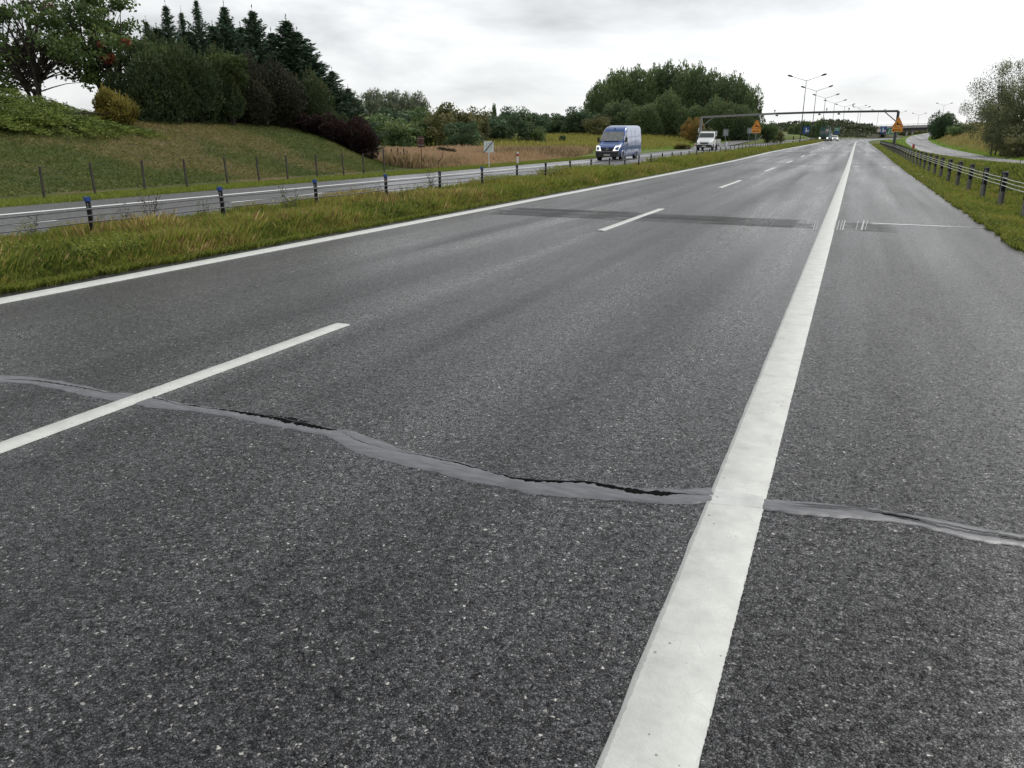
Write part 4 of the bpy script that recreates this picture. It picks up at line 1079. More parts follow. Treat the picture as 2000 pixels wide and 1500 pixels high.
# fresh green shrub in the hedge, golden shrub, spreading juniper
Y = onrow(455, -30.6); b = Vector((-30.6, Y, h1(-30.6, Y))); Ht = height_to(455, 100, Y, b)
place('leafy_shrub', broadleaf(Ht, 2.2, 18, 260, .13, .5, .4, .72, .26, .1, .04, 4, .6, .8, 'lf_green'), b, 'lighter green leafy shrub growing up through the dark hedge', 'shrub')
def golden():
    px = 228; X = -29.9; Y = onrow(px, X); b = Vector((X, Y, h1(X, Y) - .1)); Ht = height_to(px, 165, Y, b)
    ms = upright(Ht * .92, 2.1, 9000, .12, .5, 'lf_gold', 22, .2, up=.5)
    place('golden_shrub', ms, b, 'golden yellow rounded conifer shrub beside the green juniper', 'shrub')
golden()
def juniper():
    X0 = -29.3
    Vs = []; Ts = []
    ya, yb = onrow(-60, X0), onrow(272, X0)
    b = Vector((X0, (ya + yb) / 2, h1(X0, (ya + yb) / 2)))
    for i in range(260):
        f = rng.random(); Y = ya + (yb - ya) * f
        px = -60 + 332 * f
        X = X0 - rng.random() * 3.2 + .8
        toph = (1.25 - .95 * smooth((f - .35) / .65)) * (0.5 + .6 * ((X0 + .8 - X) / 3.2))
        c = np.array((X, Y, h1(X, Y) + toph * rng.uniform(.35, 1)))
        a = rng.normal(-.3, .9)
        dirv = np.array((math.cos(a), math.sin(a) , -.12))
        m_ = 190
        t = rng.random(m_)
        L = rng.uniform(.6, 1.1)
        p = c + dirv * (t * L)[:, None] + np.stack([rng.normal(0, .13, m_), rng.normal(0, .13, m_), -0.22 * t ** 2 + rng.normal(0, .03, m_)], 1)
        ax = dirv * 1.2 + unit(m_) * .45 + np.array((0, 0, .1))
        lift = (p[:, 2] - (c[2] - .22 * t ** 2)) / .1
        V, tt = leaves(p, ax, .15, .032, .16 + .62 * t + .22 * lift + .2 * (rng.random(m_) - .5)); Vs.append(V); Ts.append(tt)  # lime tips; dark bases and undersides paint the shade between fans
    V = np.concatenate(Vs) - np.array(b)
    o = empty('juniper_shrub', b, 0, 'low spreading bright green juniper along the embankment edge', 'shrub')
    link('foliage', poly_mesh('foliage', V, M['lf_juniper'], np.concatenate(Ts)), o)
    mb = MB()
    for i in range(16):
        yy = (ya - b.y) + (yb - ya) * (i + .5) / 16
        zz = h1(b.x - 1.4, b.y + yy) - b.z
        mb.tube([(-1.4, yy, zz - .1), (-.9, yy + .1, zz + .35), (.0, yy + .15, zz + .4)], [.05, .04, .015], 5)
    link('trunk', mb.mesh('trunk', M['bark']), o)
juniper()

# --- thickets behind the meadow
HD = [broadleaf(6, 6.5, 34, 170, .34, 1.15, .45, .5, .46, .1, .10, 3, .7, .85, 'lf_hedge'), broadleaf(6, 5.6, 30, 170, .34, 1.05, .45, .5, .46, .2, .10, 3, .7, .9, 'lf_hedge'), broadleaf(6, 5, 26, 170, .32, 1.0, .4, .52, .45, .3, .09, 3, .7, 1.0, 'lf_hedge_dark')]
G1 = 'bushes of the thicket behind the dry meadow'
for px, top, Y, wpx, vi, lm, lab in [
    (735, 228, 84, 90, 0, None, 'round green bush just right of the purple bushes'),
    (792, 236, 78, 80, 1, None, 'low fresh green bush left of the rusty sign'),
    (770, 216, 104, 110, 0, 'lf_hedge_dark', 'darker bush in the second row, under the windswept poplars'),
    (845, 214, 92, 95, 1, None, 'green bush rising behind the rusty sign'),
    (880, 209, 88, 90, 0, 'lf_olive', 'olive and reddish topped bush right of the rusty sign'),
    (905, 232, 82, 76, 2, None, 'compact dark bush left of the white striped sign'),
    (926, 214, 106, 60, 1, 'lf_olive', 'yellowish tall bush behind the white striped sign'),
    (965, 228, 112, 80, 2, None, 'broad green bush right of the white striped sign'),
    (942, 224, 125, 80, 0, 'lf_hedge_dark', 'dark bush in the gap behind the yellowish bush'),
    (812, 228, 110, 90, 2, 'lf_hedge_dark', 'dark rear bush between two green front bushes'),
    (700, 222, 96, 80, 1, 'lf_hedge', 'leftmost thicket bush half hidden by the embankment'),
    (1027, 216, 108, 72, 2, 'lf_hedge_dark', 'lone rounded dark tree standing in front of the field'),
    (1052, 250, 106, 26, 1, None, 'small bush leaning on the lone rounded tree')]:
    b = stand(px, 280, Y=Y, sink=.3); Ht = height_to(px, top, Y, b); D = Y * CY - b.x * SY; wd = wpx * D / 1500
    place('thicket_bush', HD[vi], b, lab, 'bush', G1, (wd / 6 * 1.05, wd / 6 * 1.05, Ht / 6 / .97), lm=lm)
for px, top, Y, wpx, lab in [(1098, 262, 112, 13, 'slim young sapling alone in the yellow field'), (1083, 276, 110, 9, 'tiny shrub left of the slim sapling'), (1112, 278, 110, 9, 'tiny shrub right of the slim sapling')]:
    b = stand(px, 285, Y=Y, sink=.1); Ht = height_to(px, top, Y, b); D = Y * CY - b.x * SY; wd = wpx * D / 1500
    place('field_sapling', HD[2], b, lab, 'shrub', None, (wd / 5, wd / 5, Ht / 6))
# rear row of small trees (dark) x 980-1150
G2 = 'dark trees in the rear row beyond the yellow field'
for px, top, Y, wpx, vi, lab in [
    (985, 222, 165, 60, 2, 'dark tree left of the lone rounded tree, far row'),
    (1005, 212, 175, 60, 1, 'dark tree behind the lone rounded tree, left side'),
    (1060, 216, 180, 60, 2, 'dark tree right behind the lone rounded tree'),
    (1085, 222, 172, 56, 2, 'lowest dark tree of the far row, above the sapling'),
    (1112, 226, 178, 50, 0, 'dark tree in the dip of the far row'),
    (1128, 212, 170, 50, 1, 'dark tree of the far row next to the grove'),
    (1150, 214, 168, 44, 2, 'last dark tree of the far row, touching the grove')]:
    b = stand(px, 264, Y=Y, sink=.3); Ht = height_to(px, top, Y, b); D = Y * CY - b.x * SY; wd = wpx * D / 1500
    place('field_tree', HD[vi], b, lab, 'tree', G2, (wd / 6 * 1.2, wd / 6 * 1.2, Ht / 6 / .97), lm='lf_hedge_dark')
# windswept poplars behind
PW = [broadleaf(12, 4.4, 34, 60, .8, 1.0, .1, .62, .38, 1.6, .12, 3, .28, 1.5, 'lf_silver', 'bark_pale'), broadleaf(12, 4.8, 36, 60, .8, 1.0, .1, .62, .38, 1.6, .12, 3, .28, 1.5, 'lf_silver', 'bark_pale')]
names = ['leftmost', 'second', 'third', 'fourth', 'fifth', 'sixth', 'seventh', 'eighth', 'ninth', 'rightmost']
tops = [176, 178, 180, 183, 184, 181, 186, 185, 188, 184]
for i in range(10):
    px = 722 + i * 11; Y = 185 + 4 * (i % 3)
    b = stand(px, 245, Y=Y, sink=.2); Ht = height_to(px, tops[i] - 2, Y, b)
    place('windswept_poplar', PW[i % 2], b, f'pale feathery poplar above the thicket, {names[i]} of the ten', 'tree', 'row of feathery poplars above the thicket', (.95, .95, Ht / 12))
b = stand(964, 240, Y=230); Ht = height_to(964, 203, 230, b)
place('columnar_poplar', upright(14, 3.2, 1600, .8, .3, 'lf_grove', 8, .9), b, 'single narrow dark poplar poking above the tree line', 'tree', None, (.65, .65, Ht / 14))
b = stand(676, 240, Y=120); Ht = height_to(676, 178, 120, b)
place('pale_tree', HD[0], b, 'pale grey green tree peeking out behind the last spruce', 'tree', None, (1.0, 1.0, Ht / 6), lm='lf_silver')

# --- the grove
GV = [upright(17, 8.6, 11000, .70, .34, 'lf_grove', 26, .1, zlow=.05, tstem=.22), upright(17, 8.6, 11000, .70, .34, 'lf_grove', 30, .1, zlow=.05, tstem=.22), upright(17, 8.6, 9000, .70, .38, 'lf_grove', 22, .2, zlow=.12, tstem=.22)]
G3 = 'trees of the dense grove beside the gantry'
for px, top, Y, wpx, vi, lm, lab in [
    (1174, 158, 182, 56, 0, None, 'leftmost tall tree of the dense grove'),
    (1196, 140, 186, 68, 1, None, 'second tall tree from the left of the grove'),
    (1220, 134, 190, 70, 2, None, 'tall grove tree above the roof of the blue van'),
    (1250, 128, 188, 74, 0, None, 'tall grove tree right above the rear of the van'),
    (1282, 124, 192, 74, 1, None, 'tall grove tree left of the highest crown'),
    (1312, 121, 190, 76, 2, 'lf_grove2', 'highest tree at the top of the grove'),
    (1345, 124, 188, 76, 0, None, 'tall grove tree right of the highest crown'),
    (1376, 134, 186, 70, 1, 'lf_grove2', 'grove tree above the left end of the gantry'),
    (1406, 143, 184, 70, 0, 'lf_grove2', 'brownish green grove tree above the white truck'),
    (1436, 152, 182, 64, 1, 'lf_grove2', 'brownish grove tree near the right end'),
    (1458, 168, 180, 50, 2, None, 'rightmost tall tree of the grove over the left orange sign'),
    (1205, 196, 172, 70, 1, 'lf_grove2', 'shorter olive tree at the front of the grove behind the van'),
    (1262, 200, 170, 70, 0, None, 'shorter dark tree in the front of the grove right of the van'),
    (1300, 176, 174, 60, 1, None, 'middle height tree in front of the grove centre'),
    (1350, 205, 172, 60, 0, None, 'low dark grove tree behind the autumn shrubs'),
    (1395, 190, 172, 64, 1, None, 'front grove tree behind the gantry corner'),
    (1435, 200, 172, 60, 0, 'lf_grove2', 'front grove tree behind the grey sign boards'),
    (1465, 215, 174, 34, 2, None, 'small bush like tree at the right foot of the grove')]:
    b = stand(px, 272, Y=Y, sink=.4); Ht = height_to(px, top, Y, b); D = Y * CY - b.x * SY; wd = wpx * D / 1500
    place('grove_tree', GV[vi], b, lab, 'tree', G3, (wd / 8 * 1.1, wd / 8 * 1.1, Ht / 17 * .98), lm=lm)
for px, top, Y, wpx, vi, lm, kind, lab in [
    (1165, 226, 158, 50, 1, 'lf_olive', 'rounded_tree', 'yellow green rounded tree left of the blue van'),
    (1345, 233, 150, 30, 0, 'lf_autumn', 'autumn_shrub', 'yellowing slender shrub left of the orange one'),
    (1361, 231, 149, 24, 1, 'lf_autumn', 'autumn_shrub', 'orange tinged shrub behind the left gantry post'),
    (1376, 244, 148, 30, 2, 'lf_olive', 'autumn_shrub', 'olive shrub just right of the left gantry post'),
    (1497, 238, 190, 36, 1, 'lf_hedge', 'hill_bush', 'green bush on the rise right of the left orange sign'),
    (1513, 248, 195, 30, 0, 'lf_olive', 'hill_bush', 'lower pale bush right of the green bush on the rise')]:
    b = stand(px, 275, Y=Y, sink=.3); Ht = height_to(px, top, Y, b); D = Y * CY - b.x * SY; wd = wpx * D / 1500
    place(kind, HD[vi], b, lab, 'shrub' if 'shrub' in kind else ('tree' if 'tree' in kind else 'bush'), None, (wd / 6 * 1.05, wd / 6 * 1.05, Ht / 6), lm=lm)
# pines behind the lamps
G4 = 'dark pines behind the street lamps'
for i, (px, top) in enumerate([(1545, 246), (1556, 240), (1567, 234), (1577, 236), (1588, 242), (1597, 233), (1605, 230)]):
    b = stand(px, 262, Y=300 + 3 * i, sink=.3); Ht = height_to(px, top, 300 + 3 * i, b)
    place('pine_tree', GV[2], b, ['leftmost low pine of the clump behind the lamps', 'second pine from the left behind the lamps', 'pointed pine behind the first lamp pole', 'pine between the first two lamp poles', 'lower pine right of the second lamp pole', 'taller pine left of the third lamp pole', 'rightmost and highest pine of the clump behind the lamps'][i], 'tree', G4, (.36, .36, Ht / 17 * .98))

# --- right hand trees
def right_trees():
    Y = 76; b = stand(1962, 303, Y=Y, sink=.2)
    Ht = height_to(1975, 128, Y, b)
    ms = broadleaf(Ht, 7.4, 60, 290, .15, .8, .2, .60, .42, .5, .12, 5, .35, 1.1, 'lf_right')
    place('willow_tree', ms, b, 'large open willow at the right edge above the side road', 'tree', None, rz=0.4)
    ms = broadleaf(4.6, 4.6, 32, 220, .16, .8, .3, .5, .5, .2, .10, 4, .5, .9, 'lf_right')
    b = stand(1938, 300, Y=80, sink=.2); Ht = height_to(1928, 152, 80, b)
    place('willow_tree', ms, b, 'shorter willow leaning left in front of the large willow', 'tree', None, (.62, .62, Ht / 4.6), rz=2)
    b = stand(1962, 306, Y=76, sink=.2)
    place('dark_bush', ms, b, 'dark dense bush at the foot of the large willow', 'bush', None, (.72, .72, .66), rz=1)
    b = stand(2010, 300, Y=74, sink=.2)
    place('dark_bush', ms, b, 'dark bush cut by the right edge of the picture', 'bush', None, (1.2, 1.2, 1.2), rz=4)
    b = stand(1985, 305, Y=66, sink=.2)
    place('olive_bush', HD[1], b, 'low olive bush by the road right of the willow trunk', 'bush', None, (.35, .35, .3), lm='lf_olive')
    b = stand(1840, 262, Y=185, sink=.3); Ht = height_to(1840, 219, 185, b)
    place('round_pine', GV[1], b, 'bluish green rounded pine where the side road bends', 'tree', None, (.72, .72, Ht / 17), lm='lf_hedge_dark')
    b = stand(1874, 264, Y=165, sink=.3); Ht = height_to(1874, 242, 165, b)
    place('green_bush', HD[0], b, 'green bush right of the bluish pine', 'bush', None, (.75, .75, Ht / 6))
right_trees()

# far woods: one mass each
def far_wood(name, pts, Y, thick, label, m='far_wood', leaf=1.6, n=9000):
    """pts: (px, top_py) outline"""
    pts = sorted(pts); px = np.array([p[0] for p in pts], float); tp = np.array([p[1] for p in pts], float)
    u = rng.uniform(px[0], px[-1], n); top = np.interp(u, px, tp) + rng.normal(0, .8, n)
    Ys = Y + thick * rng.random(n)
    dd = np.array([ray(a, 250) for a in u]); X = dd[:, 0] / dd[:, 1] * Ys
    zt = np.array([at(a, t, Y).z for a, t in zip(u, top)])
    zb = H(X, Ys)
    f = rng.random(n) ** .7
    z = zb + (zt - zb) * f * (.75 + .25 * vn(u * .25, 3))
    V, t = leaves(np.stack([X, Ys, z], 1), unit(n) + np.array((0, 0, .7)), leaf, leaf * .6, .2 + .6 * rng.random(n) + .2 * (vn(u * .12, 8) - .5))
    tag(link(name, poly_mesh(name, V, M[m], t)), label, None, None, 'stuff')
far_wood('far_wood', [(560, 238), (700, 236), (760, 225), (860, 232), (960, 228), (1060, 228), (1160, 226), (1300, 240), (1480, 250)], 260, 30, 'far wood along the skyline behind the thicket', leaf=1.7, n=16000)
far_wood('distant_wood', [(1480, 256), (1540, 258), (1600, 257), (1700, 258), (1800, 254), (1900, 252), (2080, 250)], 620, 60, 'distant wood on the horizon beyond the overpass', leaf=3.2, n=6000)
far_wood('overpass_scrub', [(1560, 257), (1600, 254), (1612, 253), (1640, 249.5), (1665, 247.5), (1690, 247), (1700, 251), (1730, 259)], 385, 6, 'scrub covering the overpass embankment', m='lf_scrub', leaf=1.3, n=6000)
far_wood('overpass_scrub', [(1755, 256), (1800, 254.5), (1850, 254)], 440, 10, 'scrub on the slope behind the overpass piers', m='lf_olive', leaf=1.4, n=2000)
far_wood('left_far_wood', [(-300, 190), (-100, 196), (0, 178), (30, 172), (60, 186), (140, 196)], 110, 14, 'pale far trees behind the embankment at the left edge', m='lf_silver', leaf=.5, n=9000)
n_ = 12000
X_ = rng.uniform(-115, 10, n_); Y_ = rng.uniform(340, 402, n_); Z_ = H(X_, Y_)
kp = Z_ - P(Y_) > .35
X_, Y_, Z_ = X_[kp], Y_[kp], Z_[kp]
V_, t_ = leaves(np.stack([X_, Y_, Z_ + 1.6 * rng.random(len(X_)) * vn(X_ * .2, Y_ * .1)], 1), unit(len(X_)) + np.array((0, 0, .7)), 1.3, .7, .2 + .5 * rng.random(len(X_)) + .3 * (vn(X_ * .1, 8) - .5))
tag(link('embankment_scrub', poly_mesh('embankment_scrub', V_, M['lf_scrub'], t_)), 'rough brownish scrub on the slope left of the overpass', None, None, 'stuff')
# small dark scrub heaps in the dry meadow
for px, py, Y, wpx, hpx, lm, lab in [(890, 296, 62, 50, 9, 'lf_brown', 'dark brown weedy heap in the dry meadow behind the bent branch'), (985, 292, 60, 40, 9, 'lf_brown', 'pinkish brown weedy heap right of the white striped sign'), (835, 295, 58, 30, 8, 'lf_olive', 'olive weed clump right of the rusty sign'), (1200, 289, 85, 60, 8, 'lf_olive', 'low weeds at the edge of the field behind the van'), (1335, 285, 108, 34, 10, 'lf_gold', 'yellowish low bush left of the white truck')]:
    b = stand(px, py, Y=Y, sink=.1); D = Y * CY - b.x * SY
    place('weed_clump', HD[1], b, lab, 'weeds', None, (wpx * D / 1500 / 5.5, 0.3, hpx * D / 1500 / 5), lm=lm)

# tall weeds near the barrier
def weed_mesh(h, m_='lf_brown'):
    Vs = []; Ts = []; mb = MB()
    for i in range(7):
        a = rng.random() * 6.28; l = h * rng.uniform(.6, 1)
        tip = np.array((math.cos(a) * l * .25, math.sin(a) * l * .25, l))
        mb.tube([(0, 0, 0), tip * .5 + np.array((0, 0, .04)), tip], [.004, .003, .0015], 4, False)
        m = 26; t = rng.uniform(.3, 1, m)
        p = tip * t[:, None] + rng.normal(0, .025, (m, 3))
        V, tt = leaves(p, unit(m) + np.array((0, 0, .8)), .035, .014, .4 + .6 * rng.random(m)); Vs.append(V); Ts.append(tt)
    return poly_mesh('leaves', np.concatenate(Vs), M[m_], np.concatenate(Ts)), mb.mesh('stem', M['bark'])
WM = [weed_mesh(.62), weed_mesh(.5, 'lf_green'), weed_mesh(.5, 'lf_olive')]
wlab = ['tall reddish weed spike in the grass right of the nearest left barrier post', 'slim pale weed close beside the nearest left barrier post', 'green weed tuft in front of the second left barrier post', 'leafy green weed between the second and third left barrier posts',
        'dark dry weed left of the nearest left barrier post', 'brown weed between the first two left barrier posts', 'feathery weed near the third left barrier post', 'small dry weed before the fourth left barrier post', 'leafy weed behind the fourth left barrier post', 'brownish weed by the fifth left barrier post']
for i, (px, py, y0, v, s) in enumerate([(295, 430, 0, 0, 1.0), (188, 420, 0, 2, .8), (400, 440, 0, 1, .9), (570, 430, 0, 1, 1.2), (60, 455, 0, 0, .7), (250, 430, 0, 0, .7), (690, 395, 0, 2, .8), (735, 385, 0, 0, .7), (790, 392, 0, 1, .8), (845, 375, 0, 0, 1.0)]):
    q = gnd(px, py, .15); x = max(q.x, -11.0) if q.x < -8.6 else -9.2
    t = q.y * x / q.x
    o = empty('weed', (x, t, h1(x, t)), rng.random() * 6, wlab[i], 'weed', 'weeds in the median grass'); o.scale = (s * 1.35,) * 3
    link('leaves', WM[v][0], o); link('stem', WM[v][1], o)
# pale flowers: tiny heads in the median
n = 260
X, Y, o_ = strip_points(n, -10.9, -9.2, 9, 60, 1.4)
keep = vn(Y * .35, 6) > .45
X, Y = X[keep], Y[keep]; n = len(X)
Pt = np.stack([X, Y, H(X, Y) + .2 + .12 * rng.random(n)], 1)
V, _t = leaves(Pt, unit(n), .03, .03, np.zeros(n))
tag(link('flower_heads', poly_mesh('flower_heads', V, M['flower'])), 'small pale flower heads scattered in the median grass', None, None, 'stuff')

# ------------------------------------------------------------------ cable barriers
def channel_post(h, w_=0.10, d=0.055, t=0.007, slot=True):
    """C-section post, open towards +X, slot at the top; returns mb"""
    mb = MB()
    mb.box((0, 0, h / 2 - .15), (t, w_, h + .3 - 0.0))           # web
    mb.box((d / 2 + t / 2 + .0005, -w_ / 2 + t / 2, h / 2 - .15), (d, t, h + .3)); mb.box((d / 2 + t / 2 + .0005, w_ / 2 - t / 2, h / 2 - .15), (d, t, h + .3))
    return mb
def barrier(name, o, y0, dy, n, label, side, capcol, cab):
    t = empty(name, pos(o, y0), 0, label, 'crash barrier')
    base = pos(o, y0)
    pm = channel_post(.74).mesh('post', M['galv'])
    sl = MB()
    # dark plastic sleeve round the upper post with a notch at its top
    sl.box((.012, 0, .44), (.045, .102, .34)); sl.box((.012, -.04, .66), (.045, .024, .10)); sl.box((.012, .04, .66), (.045, .024, .10)); sl.box((.012, 0, .725), (.05, .108, .03))
    slm = sl.mesh('sleeve', M['black'])
    cap = MB().prism([(-.045, .735), (.065, .735), (.06, .79), (.03, .80), (-.03, .80), (-.045, .78)], -.058, .058).mesh('cap', M['bluecap'])
    capd = MB().box((.012, 0, .752), (.07, .112, .03)).mesh('cap', M['darkcap'])
    bandm = MB().box((.02, 0, .625), (.1, .118, .03)).mesh('clamp', M['galv'])
    refm = MB().box((.065, 0, .59), (.012, .06, .09)).mesh('reflector', M['red'])
    refm2 = MB().tube([(0, -.062, .58), (0, -.075, .58)], .04, 10).mesh('reflector', M['red'])
    blackpost = channel_post(.74).mesh('post', M['black'])
    for i in range(n):
        y = y0 + dy * i
        p = pos(o, y) - base
        if y > 178: p = pos(o, y) - base
        use_black = (side == 'left' and i % 5 != 3) or (side == 'right' and i in (2, 4, 9, 10, 14, 21, 27))
        q = link('post', pm if side == 'right' and not use_black else (blackpost if side == 'left' and i > 7 else pm), t)
        q.location = p + Vector((0, 0, -0.02)); q.rotation_euler = (rng.normal(0, .012), rng.normal(0, .015), rng.normal(0, .05) + (math.pi / 2 if side == 'left' else -math.pi / 2 + .2))
        q.scale = (.62, .62, 1) if side == 'left' else (1.25, 1.25, 1)
        s_ = link('sleeve', slm, q)
        if y < 40:
            link('clamp', bandm, q)
        if capcol(i): link('cap', cap if capcol(i) == 1 else capd, q)
        if side == 'right' and i in (2, 9): link('reflector', refm2, q)
        if side == 'left' and i == 3:
            rs = MB().box((.075, 0, .42), (.012, .085, .16)).mesh('reflector', M['white']); link('reflector', rs, q)
    for k, zc in enumerate((.605, .515, .42)):
        pts = [pos(o + (.055 if side == 'left' else -.055), y, zc - .012 * math.sin((y - y0) / dy * math.pi) ** 2) - base for y in np.arange(y0 - 2 * dy, y0 + dy * (n - 1) + .1, dy / 2)]
        link('cable', MB().tube(pts, .010 if side == 'left' else .011, 5).mesh('cable', M[cab]), t)
    return t
barrier('cable_barrier', -10.33, 5.48, 2.72, 46, 'steel cable barrier with blue capped posts in the grassy median', 'left', lambda i: 1 if i in (0, 1, 2, 3, 4, 6) else (2 if i < 30 else 0), 'cable_dark')
barrier('cable_barrier', 3.72, 14.4, 3.4, 42, 'cable barrier with pale cables and notched black posts along the right verge', 'right', lambda i: 2, 'cable_light')

# ------------------------------------------------------------------ wire fence at the embankment foot
def wire_fence():
    t = empty('wire_fence', (-20.6, 14, 0), 0, 'low wire fence with thin dark posts at the foot of the embankment', 'fence')
    base = Vector((-20.6, 14, 0))
    pts = []
    for px, py, tp in [(-20, 402, 330), (88, 393, 325), (187, 384, 318), (284, 377, 313), (366, 367, 310), (445, 361, 307), (507, 360, 305), (563, 356, 303), (620, 350, 302), (672, 348, 300), (711, 344, 300), (751, 341, 291)]:
        q = gnd(px, py, 0); x = -20.55; y = q.y * x / q.x
        pts.append((x, y, tp, px))
    mbp = []
    for x, y, tp, px in pts:
        z0 = h1(x, y); d = ray(px - 8, tp); top = CAM_H + d[2] / d[1] * y
        hgt = np.clip(top - z0, .8, 1.6)
        post = MB().box((0, 0, hgt / 2 - .1), (.05, .05, hgt + .2)).build('post', M['fence_post'], t)
        post.location = Vector((x, y, z0)) - base; post.rotation_euler = (rng.normal(0, .02), rng.normal(0, .02), 0)
        mbp.append((Vector((x, y, z0)) - base, hgt))
    # return leg behind the nose of the embankment
    back = []
    for px, bt, tp, Y in [(731, 310, 289, 47.5), (737, 316, 293, 45.5), (766, 325, 291, 43), (778, 320, 289, 45), (782, 327, 297, 42.5), (791.5, 333, 290, 40.5), (795, 330, 294, 41.5)]:
        v = at(px, bt, Y); z0 = h1(v.x, v.y); hgt = max(.7, at(px, tp, Y).z - z0)
        post = MB().box((0, 0, hgt / 2 - .1), (.055, .055, hgt + .2)).build('post', M['fence_post'], t)
        post.location = Vector((v.x, v.y, z0)) - base; post.rotation_euler = (0, rng.normal(0, .03), 0)
        back.append((Vector((v.x, v.y, z0)) - base, hgt))
    a = back[-2]
    MB().beam(a[0] + Vector((0, 0, a[1] * .55)), a[0] + Vector((-1.0, -1.6, 0.02)), .05, .05).build('brace', M['fence_post'], t)
    for f in (.35, .65, .95):
        link('wire', MB().tube([p + Vector((0, 0, h * f)) for p, h in mbp], .0028, 4).mesh('wire', M['fence_post']), t)
wire_fence()

# ------------------------------------------------------------------ signs and posts
def face_cam(p):                       # rotation about Z so that local -Y looks at the camera
    return math.atan2(-p.x, p.y) * -1 + 0.0 if False else math.atan2(p.x * -1, p.y)
def sign_root(name, px, base_py, Y, label, cat='road sign', group=None, turn=0.0, z=None):
    v = at(px, base_py, Y); zz = h1(v.x, v.y) if z is None else z
    return empty(name, (v.x, v.y, zz), face_cam(v) + turn, label, cat, group), v
def text_mesh(txt, size, m, name='lettering'):
    c = bpy.data.curves.new(name, 'FONT'); c.body = txt; c.size = size; c.align_x = 'CENTER'; c.align_y = 'CENTER'; c.extrude = 0.003
    o = bpy.data.objects.new(name, c)
    me = bpy.data.meshes.new_from_object(o); bpy.data.curves.remove(c)
    me.name = name; me.materials.clear(); me.materials.append(M[m])
    return me
def plate(w_, h, t=0.02, r=0.0):
    if r <= 0: return [(-w_ / 2, -h / 2), (w_ / 2, -h / 2), (w_ / 2, h / 2), (-w_ / 2, h / 2)]
    o = []
    for cx, cy, a0 in ((w_ / 2 - r, -h / 2 + r, -90), (w_ / 2 - r, h / 2 - r, 0), (-w_ / 2 + r, h / 2 - r, 90), (-w_ / 2 + r, -h / 2 + r, 180)):
        for k in range(4):
            a = R(a0 + 30 * k); o.append((cx + r * math.cos(a), cy + r * math.sin(a)))
    return o
def shift(poly, dx_, dz_): return [(a + dx_, b + dz_) for a, b in poly]

# white sign with black diagonal
def end_sign():
    Y = 41; t, v = sign_root('striped_sign', 955, 329, Y, 'white rectangular sign with a black diagonal stripe beside the opposite road')
    k = (Y * CY - v.x * SY) / 1500
    zb = at(955, 297.5, Y).z - t.location.z; hh = at(955, 275.5, Y).z - t.location.z - zb; ww = 18.5 * k
    MB().tube([(0, 0, -.2), (0, 0, zb + hh * .8)], .028, 8).build('pole', M['sign_white'], t)
    pn = MB().prism(shift(plate(ww, hh, r=.03), 0, zb + hh / 2), -.05, -.03).build('panel', M['sign_white'], t)
    MB().prism([(-ww / 2 - .02, zb - .02), (-ww / 2 + .04, zb - .02), (ww / 2 + .02, zb + hh + .02), (ww / 2 - .04, zb + hh + .02)], -.062, -.053).build('stripe', M['signblack'], t)
    ring = MB(); c = []
    for i in range(25):
        a = i / 24 * 2 * math.pi; c.append((math.cos(a) * ww * .26, -.056, zb + hh / 2 + math.sin(a) * hh * .32))
    ring.tube(c, .008, 4); ring.build('ring', M['sign_grey'], t)
end_sign()
# rusty sign
def rusty():
    Y = 37.5; t, v = sign_root('rusty_sign', 824, 333, Y, 'rusty brown back of a road sign on a thin pole by the embankment end', turn=.25)
    k = (Y * CY - v.x * SY) / 1500
    z1 = at(824, 266, Y).z - t.location.z; z2 = at(824, 288, Y).z - t.location.z
    MB().tube([(0, 0, -.2), (0, 0, z1 - .1)], .022, 8).build('pole', M['rust'], t)
    MB().prism(shift(plate(13 * k, z1 - z2), 0, (z1 + z2) / 2), .03, .045).build('panel', M['rust'], t)
    MB().box((0, .022, z1 - .12), (12.6 * k, .012, .03)).build('rail', M['sign_grey'], t)
    MB().box((0, .022, z2 + .12), (12.6 * k, .012, .03)).build('rail', M['sign_grey'], t)
rusty()
